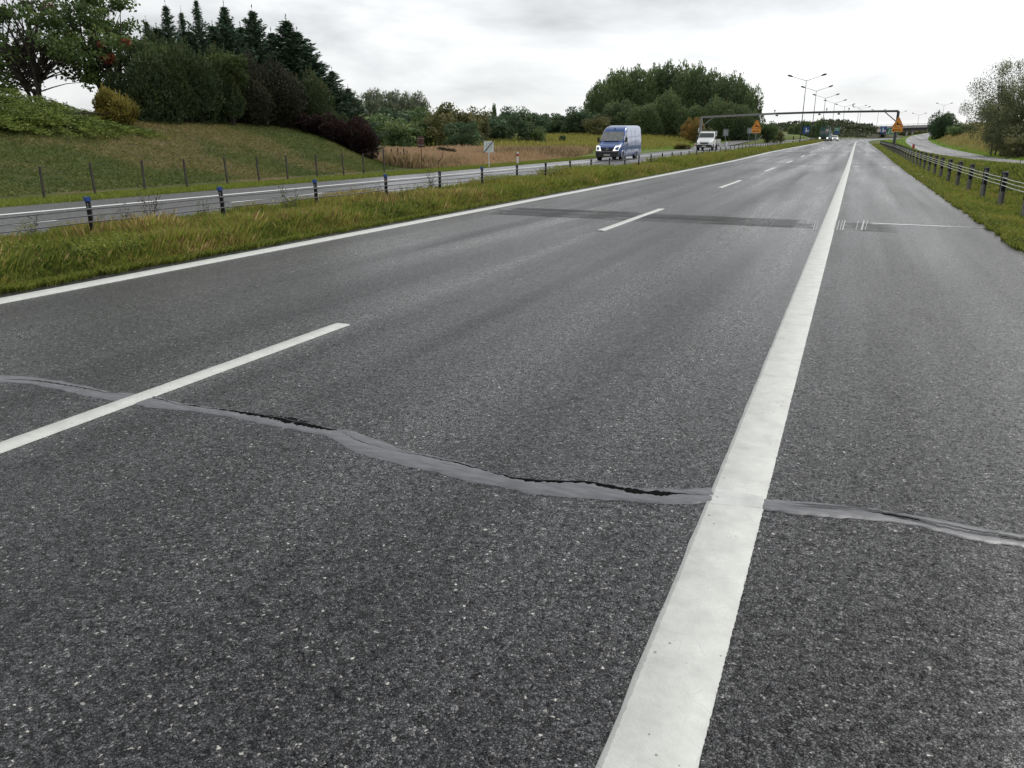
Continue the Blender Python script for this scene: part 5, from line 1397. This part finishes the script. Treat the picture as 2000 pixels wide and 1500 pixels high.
# orange deer signs
def deer_sign(px, base_py, tri_top, Y, wpx, label, X=None):
    t, v = sign_root('orange_sign', px, base_py, Y, label, group='orange deer warning signs')
    base = Vector(t.location)
    k = (Y * CY - v.x * SY) / 1500
    w_ = wpx * k; ztop = at(px, tri_top, Y).z - base.z; th = w_ * .84; ph = w_ * .36
    z0 = ztop - th
    tri = [(-w_ / 2, z0), (w_ / 2, z0), (w_ * .06, ztop), (-w_ * .06, ztop)]
    MB().tube([(0, 0.03, -.2), (0, 0.03, z0 + th * .5)], .04, 8).build('pole', M['galv'], t)
    MB().prism(tri, -.02, 0).build('triangle_panel', M['orange'], t)
    b = .055 * w_
    bd = MB()
    cs = [(-w_ / 2 + b, z0 + b * .6), (w_ / 2 - b, z0 + b * .6), (0, ztop - b * 1.2)]
    for i in range(3):
        a_, c_ = cs[i], cs[(i + 1) % 3]
        bd.beam((a_[0], -.027, a_[1]), (c_[0], -.027, c_[1]), .006, b * .35)
    bd.build('border', M['signblack'], t)
    # leaping deer
    s = w_ * .30; cx, cz = 0.02 * w_, z0 + th * .30
    deer = [(-.95, -.35), (-.75, -.15), (-.45, .12), (-.35, .4), (-.5, .55), (-.42, .72), (-.28, .95), (-.22, .72), (-.05, .92), (-.1, .62), (-.12, .4), (.1, .22), (.5, .1), (.75, -.12), (.95, -.55), (1.0, -.75), (.82, -.6), (.62, -.35), (.3, -.18), (-.1, -.2), (-.4, -.12), (-.6, -.32), (-.85, -.5)]
    MB().prism([(cx + a * s, cz + b_ * s * .8) for a, b_ in deer], -.03, -.023).build('deer_symbol', M['signblack'], t)
    zp = z0 - ph - .02
    MB().prism(shift(plate(w_ * .86, ph, r=.05), 0, zp + ph / 2), -.02, 0).build('lower_panel', M['orange'], t)
    mb = MB()
    x = -w_ * .33
    for ww, hh in ((.09, .30), (.035, .18), (.05, .18), (.05, .16), (.035, .2), (.05, .16), (.05, .18), (.03, .22), (.05, .16)):
        mb.box((x + ww * w_ / 2, -.025, zp + ph * .42), (ww * w_, .004, hh * ph * 1.5)); x += (ww + .022) * w_
    mb.build('lettering', M['signblack'], t)
deer_sign(1748, 284, 229.5, 97, 20.5, 'orange deer warning sign right of the gantry post')
deer_sign(1474, 288, 234.5, 97, 18.5, 'orange deer warning sign in the median in front of the grove')

def board(name, px, base_py, Y, wpx, top, bot, m, label, poles=1, extra=None, cat='road sign'):
    t, v = sign_root(name, px, base_py, Y, label, cat)
    k = (Y * CY - v.x * SY) / 1500; zt = at(px, top, Y).z - t.location.z; zb = at(px, bot, Y).z - t.location.z; w_ = wpx * k
    for i in range(poles):
        x = 0 if poles == 1 else (-w_ * .32 + i * w_ * .64)
        MB().tube([(x, .04, -.2), (x, .04, zt * .97)], .045 if Y > 60 else .03, 6).build('pole', M['galv'], t)
    MB().prism(shift(plate(w_, zt - zb, r=.06), 0, (zt + zb) / 2), -.02, 0).build('panel', M[m], t)
    if extra: extra(t, w_, zb, zt)
    return t
def rim_frame(t, w_, zb, zt):
    mb = MB()
    for z in (zb + .06, zt - .06): mb.box((0, -.026, z), (w_ * .9, .008, .06))
    for x in (-w_ * .43, w_ * .43): mb.box((x, -.026, (zb + zt) / 2), (.06, .0085, (zt - zb) * .75))
    mb.build('frame', M['galv_dark'], t)
board('sign_board', 1415, 290, 128, 10, 252, 266, 'sign_grey', 'grey back of a square sign right of the white truck', 1, rim_frame)
board('sign_board', 1468, 284, 160, 20, 249.5, 261, 'sign_grey', 'wide grey sign board with two poles partly behind the orange sign', 2, rim_frame)
board('sign_board', 1364, 292, 128, 5.5, 250, 259, 'sign_white', 'small pale sign fixed beside the left gantry post', 1)
board('sign_board', 1623 - 3, 268, 250, 6, 254, 262, 'sign_grey', 'small dark sign on the grass left of the dark lorry', 1)
def blue_marks(t, w_, zb, zt):
    mb = MB(); h = zt - zb
    mb.prism([(-w_ * .12, zb + h * .15), (w_ * .1, zb + h * .2), (w_ * .02, zb + h * .85), (-w_ * .1, zb + h * .8)], -.03, -.022)
    mb.prism([(w_ * .12, zb + h * .3), (w_ * .4, zb + h * .32), (w_ * .38, zb + h * .5), (w_ * .14, zb + h * .45)], -.03, -.022)
    mb.build('symbol', M['white'], t)
    MB().box((w_ * .3, -.026, zb + h * .22), (w_ * .2, .005, h * .14)).build('symbol', M['red'], t)
board('direction_sign', 1573, 271, 215, 11, 247.5, 260.5, 'sign_blue', 'blue sign with white symbols between the first two lamp poles', 2, blue_marks)
board('direction_sign', 1722.5, 272, 250, 11, 246.5, 260.5, 'sign_blue', 'blue sign with white symbols left of the right gantry post', 2, blue_marks)
def green_marks(t, w_, zb, zt):
    mb = MB(); h = zt - zb
    for f in (.25, .5, .75): mb.box((w_ * .08, -.026, zb + h * f), (w_ * .6, .005, h * .07))
    mb.prism([(-w_ * .42, zb + h * .1), (-w_ * .36, zb + h * .1), (-w_ * .28, zb + h * .85), (-w_ * .33, zb + h * .85)], -.03, -.022)
    mb.build('lettering', M['white'], t)
board('direction_sign', 1742, 272, 300, 19, 250, 262.5, 'sign_green', 'wide green direction sign under the overpass left of the gantry post', 2, green_marks)
board('direction_sign', 1633, 268, 300, 10, 249, 256, 'sign_green', 'small green direction sign above the white car', 1, green_marks)
board('direction_sign', 1633.5, 268, 298, 8, 257, 261, 'sign_blue', 'small blue panel below the green sign above the white car', 1)
def ring_marks(t, w_, zb, zt):
    mb = MB(); c = []
    for i in range(13):
        a = i / 12 * 2 * math.pi; c.append((math.cos(a) * w_ * .36, -.03, (zb + zt) / 2 + math.sin(a) * w_ * .36))
    mb.tube(c, w_ * .07, 4); mb.build('red_ring', M['red'], t)
board('limit_sign', 1714.5, 271, 230, 6, 252, 258, 'white', 'round red ringed limit sign left of the blue sign', 1, ring_marks)
board('limit_sign', 1613.5, 272, 215, 5, 252, 257.5, 'white', 'small red ringed sign in front of the dark lorry', 1, ring_marks)

# delineators
def delineator(px, base_py, top_py, Y, label, red=True, wpx=4, m='white'):
    t, v = sign_root('delineator_post', px, base_py, Y, label, 'marker post', 'marker posts beside the roads')
    k = (Y * CY - v.x * SY) / 1500; h = at(px, top_py, Y).z - t.location.z; w_ = wpx * k
    MB().prism([(-w_ / 2, -.15), (w_ / 2, -.15), (w_ / 2, h * .93), (0, h), (-w_ / 2, h * .97)], -.04, .04).build('post', M[m], t)
    if red: MB().box((0, 0, h * .72), (w_ * 1.06, .09, h * .2)).build('reflector', M['red'], t)
delineator(1011, 322, 296, 47, 'white marker post with a red band by the yellowish meadow')
delineator(1357, 298, 280, 100, 'white marker post just left of the white truck', wpx=3.4)
delineator(1419, 288, 276, 125, 'white marker post just right of the white truck', False, 3)
delineator(1525.5, 272, 264, 190, 'small yellowish marker post on the green rise, left one', False, 2, 'lf_gold')
delineator(1549.5, 272, 266, 215, 'small yellowish marker post on the green rise, right one', False, 2, 'lf_gold')
delineator(1783.5, 291, 281.5, 118, 'short red marker post between the right barrier and the side road', False, 4, 'red')
delineator(1992, 322, 309, 40, 'thin dark stake on the lawn at the right edge', False, 1, 'black')

# bent dead branch
def dead_branch():
    b = stand(856, 332, Y=39, sink=.05); t = empty('dead_branch', b, face_cam(b), 'bent dry branch with brown leaves standing beside the opposite road', 'branch')
    k = 46 / 1500
    MB().tube([(0, 0, 0), (.02, 0, 12 * k), (.22, 0, 20 * k), (.30, 0, 32 * k), (.20, 0, 36 * k)], [.03, .025, .02, .015, .008], 6).build('stem', M['bark'], t)
    Vs = []; Ts = []
    for c in ((.15, 0, 36 * k), (.32, 0, 35 * k), (.6, 0, 34 * k), (.85, 0, 33 * k)):
        p, u = ell_points(120, c, (.2, .15, .1), .1); V, tt = leaves(p, unit(120), .07, .05, rng.random(120)); Vs.append(V); Ts.append(tt)
    link('leaves', poly_mesh('leaves', np.concatenate(Vs), M['lf_brown'], np.concatenate(Ts)), t)
dead_branch()

# ------------------------------------------------------------------ gantry
def gantry():
    Y = 122
    rb = Vector(at(1746, 281, Y)); lb = Vector(at(1365, 292, Y)); rt = at(1755, 217, Y); lt = at(1370, 229, Y)
    rb = Vector((rt.x - 0.0, Y, h1(rt.x, Y))); lb = Vector((lt.x, Y, h1(lt.x, Y)))
    t = empty('gantry', rb, 0, 'steel camera gantry spanning both carriageways', 'gantry')
    MB().beam(Vector((0, 0, -.2)), rt - rb, .34, .34).build('post', M['galv_dark'], t)
    MB().beam(lb - rb - Vector((0, 0, .2)), lt - rb, .34, .34).build('post', M['galv'], t)
    n = 10
    for i in range(n):
        a = rt.lerp(lt, i / n) - rb; b = rt.lerp(lt, (i + 1) / n) - rb
        bow = lambda f: Vector((0, 0, .18 * math.sin(f * math.pi)))
        MB().beam(a + bow(i / n), b + bow((i + 1) / n), .27, .27).build('beam', M['galv_dark'] if i < 6 else M['galv'], t)  # darker steel paints the backlit look where the beam crosses the sky
    for s, top, l in ((-1, rt, 1), (1, lt, 2)):
        MB().beam(top - rb + Vector((s * .1, 0, -1.35)), top - rb + Vector((s * 1.65, 0, -.1)), .12, .12).build('brace', M['galv_dark'] if l == 1 else M['galv'], t)
    for px, sgn in ((1521, 1), (1622, 1), (1664, 1), (1526, -1), (1487, -1), (1609, -1), (1646, -1)):
        f = (1755 - px) / (1755 - 1370); p = rt.lerp(lt, f) - rb + Vector((0, 0, .18 * math.sin(f * math.pi)))
        c = MB()
        if sgn > 0:
            c.tube([p + Vector((0, 0, .13)), p + Vector((0, 0, .34))], .04, 6); c.box(p + Vector((0, 0, .42)), (.16, .35, .16))
        else:
            c.tube([p + Vector((0, 0, -.13)), p + Vector((0, 0, -.2))], .05, 6); c.box(p + Vector((0, 0, -.27)), (.34, .4, .16))
        c.build('camera_unit', M['dark_plastic'], t)
gantry()

# ------------------------------------------------------------------ street lamps
def lamp_meshes():
    pole = MB().tube([(0, 0, -.3), (0, 0, 3), (0, 0, 11.3)], [.10, .085, .045], 8).mesh('pole', M['galv_dark'])
    arms = []
    for s in (-1, 1):
        arms.append((MB().tube([(0, 0, 11.2), (s * 1.3, 0, 11.62), (s * 2.5, 0, 12.0)], [.04, .035, .03], 6).mesh('arm', M['galv_dark']),
                     MB().tube([(s * 2.4, 0, 11.97), (s * 2.62, 0, 12.06), (s * 2.95, 0, 12.17), (s * 3.3, 0, 12.24), (s * 3.38, 0, 12.24)], [.05, .13, .17, .12, .03], 8).mesh('lamp_head', M['dark_plastic'])))
    return pole, arms
LP, LA = lamp_meshes()
def lamp(loc, rz, label, sc=1.0, heads=2):
    t = empty('street_lamp', loc, rz, label, 'street lamp', 'twin armed street lamps'); t.scale = (sc,) * 3
    link('pole', LP, t)
    for a, h in LA[:heads]: x = link('arm', a, t); link('lamp_head', h, x)
labs = ['nearest and tallest double street lamp in the median', 'second double street lamp in the median row', 'third double street lamp in the median row', 'fourth double street lamp in the median row', 'fifth double street lamp in the median row', 'sixth double street lamp, where the median row bends', 'seventh double street lamp of the median row']
for i, (px, py, zt) in enumerate([(1575, 158, 11.5), (1594.5, 178, 11.6), (1612.5, 192, 11.8), (1630.5, 202, 12.0), (1650, 209, 12.3), (1682, 213.5, 12.6)]):
    q = gnd(px, py, zt); z = float(P(q.y))
    lamp(Vector((q.x, q.y, zt - 11.2)), .05 * i - .1, labs[i])
for px, py, Y, lab in [(1678, 210, 420, 'faint lamp close behind the sixth median lamp'), (1716, 218, 430, 'lamp hanging in the sky left of the gantry corner'), (1756, 221, 440, 'lamp whose arms show behind the right gantry corner'), (1795, 225, 450, 'lamp right of the right orange sign, above the overpass'), (1844, 206, 400, 'tall lamp rising above the bluish pine'), (1892, 212, 400, 'lamp left of the large willow')]:
    q = at(px, py, Y); lamp(Vector((q.x, q.y, q.z - 11.2)), .2, lab)

# ------------------------------------------------------------------ overpass
def overpass():
    Y = 410
    a = at(1690, 248, Y); b = at(1820, 243.6, Y); c = at(2080, 241, Y)
    t = empty('overpass', (20, Y, h1(20, Y)), 0, 'long concrete road overpass crossing behind the gantry', 'bridge')
    base = Vector(t.location)
    pts = [a - (b - a) * .12, b, c]
    prev = None
    for i in range(2):
        p, q = pts[i] - base, pts[i + 1] - base
        MB().beam(p + Vector((0, 0, -.55)), q + Vector((0, 0, -.55)), 9, 1.1).build('deck_edge', M['concrete'], t)
        MB().beam(p + Vector((0, .6, -1.75)), q + Vector((0, .6, -1.75)), 7, 1.25).build('girder', M['concrete_dark'], t)
        m = MB(); m.beam(p + Vector((0, -4.2, .55)), q + Vector((0, -4.2, .55)), .1, .12)
        n = 14 if i == 0 else 26
        for k in range(n):
            z = p.lerp(q, (k + .5) / n); m.box(z + Vector((0, -4.2, .27)), (.12, .1, .55))
        m.build('railing', M['galv'], t)
    for px in (1752, 1772, 1783, 1845, 1920):
        f = at(px, 250, Y) - base; z0 = h1(f.x + base.x, Y) - base.z
        for yo in (-2, 2): MB().tube([(f.x, yo, z0 - .5), (f.x, yo, f.z)], .5, 10).build('pier', M['concrete'], t)
    f = at(1695, 250, Y) - base
    MB().prism([(f.x - 6, -1), (f.x + 2.5, -1), (f.x + .5, f.z - .3), (f.x - 6, f.z - .3)], -4, 4).build('abutment', M['concrete'], t)
overpass()

# ------------------------------------------------------------------ vehicles
def hull(y_list, hfun, wfun, zb, rtop, front):
    """closed loft; local: length along +Y from the front (y=0), width X"""
    secs = []
    for y in y_list:
        h = hfun(y); zb_ = zb(y)
        side = []
        for z in np.linspace(zb_, h - rtop, 9): side.append((wfun(z, y), z))
        for a in np.linspace(0, 90, 6)[1:]:
            side.append((wfun(h - rtop, y) - rtop * 1.3 * (1 - math.cos(R(a))), h - rtop + rtop * math.sin(R(a))))
        right = side; leftp = [(-x, z) for x, z in side[::-1]]
        secs.append([(x, y, z) for x, z in right + leftp])
    return np.array(secs)
def hull_mesh(name, S, mats, choose):
    n, m, _ = S.shape
    vs = S.reshape(-1, 3).tolist(); fs = []; mi = []
    for i in range(n - 1):
        for k in range(m):
            q = (i * m + k, i * m + (k + 1) % m, (i + 1) * m + (k + 1) % m, (i + 1) * m + k)
            c = (S[i, k] + S[i, (k + 1) % m] + S[i + 1, (k + 1) % m] + S[i + 1, k]) / 4
            fs.append(q); mi.append(choose(*c))
    for i in (0, n - 1):
        fs.append(tuple(range(i * m, i * m + m)) if i else tuple(range(m - 1, -1, -1))); mi.append(choose(*S[i].mean(0)))
    me = bpy.data.meshes.new(name); me.from_pydata(vs, [], fs)
    for x in mats: me.materials.append(M[x])
    me.polygons.foreach_set('material_index', mi); me.polygons.foreach_set('use_smooth', [True] * len(fs))
    me.update()
    return me
def wheel(parent, x, y, r, w_=.22):
    o = MB().disc_wheel((0, 0, 0), r, w_).build('wheel', M['tyre'], parent); o.location = (x, y, r)
    s = 1 if x > 0 else -1
    mb = MB().tube([(s * (w_ / 2 - .01), 0, 0), (s * (w_ / 2 + .012), 0, 0)], [r * .62, r * .55], 14)
    for k in range(5):
        a = k * 1.2566; mb.box((s * (w_ / 2 + .016), math.cos(a) * r * .33, math.sin(a) * r * .33), (.012, r * .3, .05), Matrix.Rotation(a, 3, 'X'))
    mb.build('rim', M['rim'], o)
    return o

def van():
    front = Vector((-16.35, 55.4, float(P(55.4))))
    t = empty('cargo_van', front, 0, 'blue and silver high roof panel van with lit headlights on the opposite road', 'van'); t.scale = (.93, .93, .92)
    hy = [0, .06, .25, .55, 1.0, 1.15, 1.75, 2.05, 2.5, 3.2, 6.3, 6.72, 6.8]
    hz = [.80, .98, 1.12, 1.24, 1.36, 1.46, 2.18, 2.42, 2.58, 2.66, 2.70, 2.62, 2.45]
    hf = lambda y: float(np.interp(y, hy, hz))
    def wf(z, y):
        w0 = np.interp(z, [.3, .6, 1.1, 1.5, 2.4, 2.8], [.93, .97, .985, .965, .87, .80])
        return w0 * np.interp(y, [0, .08, .3, .8, 1.2, 6.5, 6.8], [.84, .90, .955, .985, 1, 1, .97])
    zb = lambda y: np.interp(y, [0, .3, 6.8], [.34, .28, .34])
    ys = [0, .06, .15, .3, .5, .75, 1.0, 1.15, 1.35, 1.55, 1.75, 1.9, 2.05, 2.25, 2.5, 2.8, 3.2, 4, 5, 6, 6.4, 6.65, 6.8]
    S = hull(ys, hf, wf, zb, .17, 0)
    def choose(x, y, z):
        belt = 1.16 + .02 * y
        if z < .62 and y < .6: return 2
        if y < 2.15 + .25 * (z - 1.2) * (z > 1.2) and abs(x) < .80 + .1: return 0
        if y < 1.3: return 0
        if z > belt: return 1
        if z > .74: return 0
        return 1 if z > .66 else 3
    me = hull_mesh('body', S, ['blue_paint', 'silver', 'dark_plastic', 'blue_paint'], choose)
    link('body', me, t)
    # windscreen following the hull
    V = []
    for y in np.linspace(1.17, 1.74, 6):
        ww = wf(hf(y) - .17, y) - .10
        V.append([(x, y - .012, hf(y) + .008) for x in np.linspace(-ww, ww, 8)])
    link('windscreen', grid_mesh('windscreen', np.array(V), M['glass_pale']), t)
    for s in (-1, 1):
        pts = [(1.42, 1.42), (2.12, 1.42), (2.12, 2.02), (1.88, 2.02)]
        m = MB(); m.add([(s * (wf(z, y) + .006), y, z) for y, z in pts], [(0, 1, 2, 3)]); m.build('side_window', M['silver'] if s < 0 else M['glass'], t)
        # pale reflection-free seams of doors
        for yy in (2.2, 3.55, 4.75): 
            m = MB(); m.beam((s * (wf(.7, yy) + .004), yy, .6), (s * (wf(1.3, yy) + .004), yy, 1.3), .012, .012); m.beam((s * (wf(1.3, yy) + .004), yy, 1.3), (s * (wf(2.3, yy) + .004), yy, 2.3), .012, .012)
            m.build('door_seam', M['dark_plastic'], t)
        m = MB(); m.beam((s * (wf(.62, 1.3) + .01), 1.3, .62), (s * (wf(.62, 6.5) + .01), 6.5, .66), .03, .06); m.build('rub_strip', M['silver'], t)
        MB().box((s * (wf(1.2, 2.35) + .012), 2.36, 1.22), (.03, .16, .05)).build('door_handle', M['dark_plastic'], t)
        # mirror on its arm
        m = MB(); m.box((s * 1.12, 1.33, 1.56), (.16, .14, .36)); m.box((s * 1.02, 1.36, 1.42), (.16, .07, .06)); m.build('mirror', M['dark_plastic'], t)
        # headlight: swept quad on the corner
        hl = [(s * .46, -.04, .74), (s * .86, .08, .76), (s * .93, .40, 1.12), (s * .62, .10, 1.10)]
        m = MB(); o = Vector((s * .02, -.05, .02)); m.add([Vector(p) + o for p in hl] + [Vector(p) + Vector((0, .10, -.02)) for p in hl], [(0, 1, 2, 3), (4, 7, 6, 5), (0, 4, 5, 1), (1, 5, 6, 2), (2, 6, 7, 3), (3, 7, 4, 0)]); m.build('headlight', M['lamp_on'], t)
        for yy in (1.0, 5.1):
            wheel(t, s * .86, yy, .345)
            m = MB(); c = [(s * .975, yy + .41 * math.cos(R(a)), .36 + .41 * math.sin(R(a))) for a in range(-8, 189, 14)]; m.tube(c, .035, 5); m.build('wheel_arch', M['silver'], t)
            MB().tube([(s * .955, yy, .36), (s * .988, yy, .36)], .40, 18).build('wheel_housing', M['tyre'], t)
    m = MB()
    for z in (.80, .87, .94): m.box((0, -.02 + (z - .8) * .4, z), (.95, .04, .03))
    m.box((0, .03, .87), (.98, .04, .24)); m.build('grille', M['dark_plastic'], t)
    m = MB(); m.prism([(-.86, .30), (.86, .30), (.90, .70), (-.90, .70)], -.10, .18); m.build('bumper', M['dark_plastic'], t)
    MB().box((0, -.104, .70), (1.72, .012, .025)).build('bumper_trim', M['chrome'], t)
    em = MB(); em.tube([(math.cos(a) * .10, -.06, .88 + math.sin(a) * .10) for a in np.linspace(0, 6.2832, 17)], .012, 5)
    for a in (90, 210, 330): em.beam((0, -.06, .88), (math.cos(R(a)) * .1, -.06, .88 + math.sin(R(a)) * .1), .014, .016)
    em.build('emblem', M['chrome'], t)
    pl_ = MB().box((.02, -.112, .44), (.5, .012, .11)).build('number_plate', M['plate'], t)
    m = MB()
    for i, x in enumerate((-.2, -.13, -.06, .04, .1, .16, .22)): m.box((x, -.121, .44), (.035, .004, .06))
    m.build('characters', M['signblack'], pl_)
    m = MB(); m.prism([(-.09, 1.09), (0, 1.02), (.09, 1.09), (.07, 1.15), (-.07, 1.15)], 0, .02); q = m.build('hood_badge', M['white'], t); q.location = (.02, .10, .075); q.rotation_euler = (-.9 + .6, 0, 0)
    MB().box((0, 1.98, 2.40), (.06, .1, .14)).build('roof_aerial', M['dark_plastic'], t)
    m = MB(); m.beam((-.6, 1.10, 1.45), (.62, 1.10, 1.45), .03, .03); m.build('wiper', M['dark_plastic'], t)
van()

def truck():
    p0 = at(1380, 293, 93); front = Vector((-15.75, 91.5, float(P(91.5))))
    t = empty('flatbed_truck', front, 0, 'small white flatbed truck driving towards the camera under the gantry', 'truck'); t.scale = (.92, .85, .88)
    hy = [0, .08, .35, .75, 1.1, 1.25, 1.8, 2.0, 2.5, 2.62]
    hz = [.85, 1.05, 1.22, 1.36, 1.46, 1.55, 2.14, 2.26, 2.28, 2.2]
    hf = lambda y: float(np.interp(y, hy, hz))
    wf = lambda z, y: float(np.interp(z, [.3, 1.1, 1.5, 2.3], [.96, 1.0, .98, .86]) * np.interp(y, [0, .1, .4, 1], [.86, .92, .97, 1]))
    S = hull([0, .08, .2, .35, .55, .75, 1.0, 1.1, 1.25, 1.5, 1.8, 2.0, 2.3, 2.5, 2.62], hf, wf, lambda y: .42, .13, 0)
    link('cab', hull_mesh('cab', S, ['white', 'dark_plastic'], lambda x, y, z: 0 if z > .5 else 1), t)
    V = []
    for y in np.linspace(1.27, 1.78, 5):
        ww = wf(hf(y) - .13, y) - .08
        V.append([(x, y - .012, hf(y) + .008) for x in np.linspace(-ww, ww, 8)])
    link('windscreen', grid_mesh('windscreen', np.array(V), M['glass']), t)
    for s in (-1, 1):
        m = MB(); m.add([(s * (wf(z, y) + .006), y, z) for y, z in [(1.55, 1.5), (2.35, 1.5), (2.35, 2.05), (1.95, 2.05)]], [(0, 1, 2, 3)]); m.build('side_window', M['glass'], t)
        m = MB(); m.box((s * 1.16, 1.35, 1.55), (.18, .12, .4)); m.box((s * 1.05, 1.4, 1.45), (.2, .06, .05)); m.build('mirror', M['dark_plastic'], t)
        hl = [(s * .52, .04, .92), (s * .84, .14, .98), (s * .90, .42, 1.22), (s * .72, .16, 1.12)]
        m = MB(); m.add([Vector(p) + Vector((s * .02, -.05, .03)) for p in hl] + [Vector(p) + Vector((0, .1, -.03)) for p in hl], [(0, 1, 2, 3), (4, 7, 6, 5), (0, 4, 5, 1), (1, 5, 6, 2), (2, 6, 7, 3), (3, 7, 4, 0)]); m.build('headlight', M['lamp_white'], t)
        for yy in (1.0, 4.4):
            wheel(t, s * .86, yy, .36)
            if yy < 2: MB().tube([(s * .965, yy, .4), (s * 1.0, yy, .4)], .42, 16).build('wheel_housing', M['dark_plastic'], t)
    MB().prism([(-.42, .80), (.42, .80), (.56, .98), (-.56, .98)], -.02, .1).build('grille', M['dark_plastic'], t)
    MB().prism([(-.92, .36), (.92, .36), (.94, .66), (.5, .72), (-.5, .72), (-.94, .66)], -.10, .2).build('bumper', M['dark_plastic'], t)
    MB().box((0, -.108, .52), (.5, .012, .11)).build('number_plate', M['plate'], t)
    MB().box((0, 4.0, .72), (.8, 5.0, .16)).build('chassis', M['dark_plastic'], t)
    MB().box((0, 4.45, .92), (2.15, 3.6, .12)).build('bed_floor', M['grey_board'], t)
    for s in (-1, 1):
        for k in range(3): MB().box((s * 1.06, 4.45, 1.05 + k * .135), (.03, 3.56, .128)).build('side_board', M['grey_board'], t)
        m = MB(); m.box((s * 1.0, 2.74, 1.62), (.07, .07, 1.5)); m.build('headboard_post', M['white'], t)
    for z in (1.3, 1.85, 2.35): MB().box((0, 2.74, z), (1.93, .05, .06)).build('headboard_rail', M['white'], t)
    for k in range(3): MB().box((0, 6.26, 1.05 + k * .135), (2.1, .03, .128)).build('tail_board', M['grey_board'], t)
    MB().box((0, 6.2, .55), (1.9, .08, .1)).build('rear_bar', M['dark_plastic'], t)
truck()

def far_vehicles():
    # dark lorry
    q = at(1608.5, 269.5, 232); z = float(P(232))
    t = empty('dark_lorry', (q.x, 232, z), 0, 'dark green lorry with lit headlights far away on the opposite road', 'lorry')
    MB().prism([(-1.2, .5), (1.2, .5), (1.2, 1.9), (1.12, 3.0), (.9, 3.35), (-.9, 3.35), (-1.12, 3.0), (-1.2, 1.9)], 0, 2.2).build('cab', M['lorry_green'], t)
    MB().prism([(-1.02, 1.75), (1.02, 1.75), (.98, 2.6), (-.98, 2.6)], -.03, -.01).build('windscreen', M['glass'], t)
    MB().box((0, -.03, .8), (2.3, .1, .6)).build('bumper', M['dark_plastic'], t)
    MB().box((0, 6.5, 2.1), (2.5, 8, 2.8)).build('load_box', M['lorry_green'], t)
    for s in (-1, 1):
        MB().tube([(s * .95, -.1, .75), (s * .95, -.05, .75)], .24, 10).build('headlight', M['lamp_on'], t)
        for yy in (1.1, 5.5, 8.5): wheel(t, s * 1.05, yy, .5, .3)
    def car(name, px, Y, paint, label, lit, hh=1.45, w_=1.8):
        q = at(px, 269, Y); t = empty(name, (q.x, Y, float(P(Y))), .1, label, 'car' if hh < 1.7 else 'van')
        hy = [0, .1, .9, 1.5, 2.1, 3.4, 4.1, 4.3]; hz = np.array([.6, .8, .95, 1.35, 1.45, 1.42, 1.0, .8]) * hh / 1.45
        S = hull([0, .1, .4, .9, 1.2, 1.5, 2.1, 2.8, 3.4, 3.8, 4.1, 4.3], lambda y: float(np.interp(y, hy, hz)), lambda z, y: float(np.interp(z, [.2, .8, 1.5], [.88, .9, .72]) * w_ / 1.8 * np.interp(y, [0, .3, 4, 4.3], [.86, 1, 1, .9])), lambda y: .25, .1, 0)
        link('body', hull_mesh('body', S, [paint, 'glass'], lambda x, y, z: 1 if (z > .98 * hh / 1.45 and z < 1.32 * hh / 1.45 and .9 < y < 3.6) else 0), t)
        for s in (-1, 1):
            for yy in (.85, 3.4): wheel(t, s * .8, yy, .31)
            MB().tube([(s * .62, -.04, .65), (s * .62, .06, .65)], .17 if lit else .1, 10).build('headlight', M['lamp_on'] if lit else M['lamp_white'], t)
    car('white_car', 1631, 238, 'white', 'white car with bright headlights right of the dark lorry', True)
    car('silver_van', 1620, 255, 'silver', 'silver van half hidden behind the dark lorry', False, 1.9)
far_vehicles()
# safety rails far along the opposite road
def far_rail():
    t = empty('far_guard_rail', pos(-11.0, 140), 0, 'pale steel guard rail along the far median under the lamps', 'guard rail'); b = pos(-11.0, 140)
    ys = np.arange(140, 290, 4)
    link('rail', MB().tube([pos(-11.0, y, .7) - b for y in ys], .09, 5).mesh('rail', M['galv']), t)
    pm = MB().box((0, 0, .3), (.1, .1, .8)).mesh('post', M['galv'])
    for y in ys: q = link('post', pm, t); q.location = pos(-11.0, y) - b
far_rail()
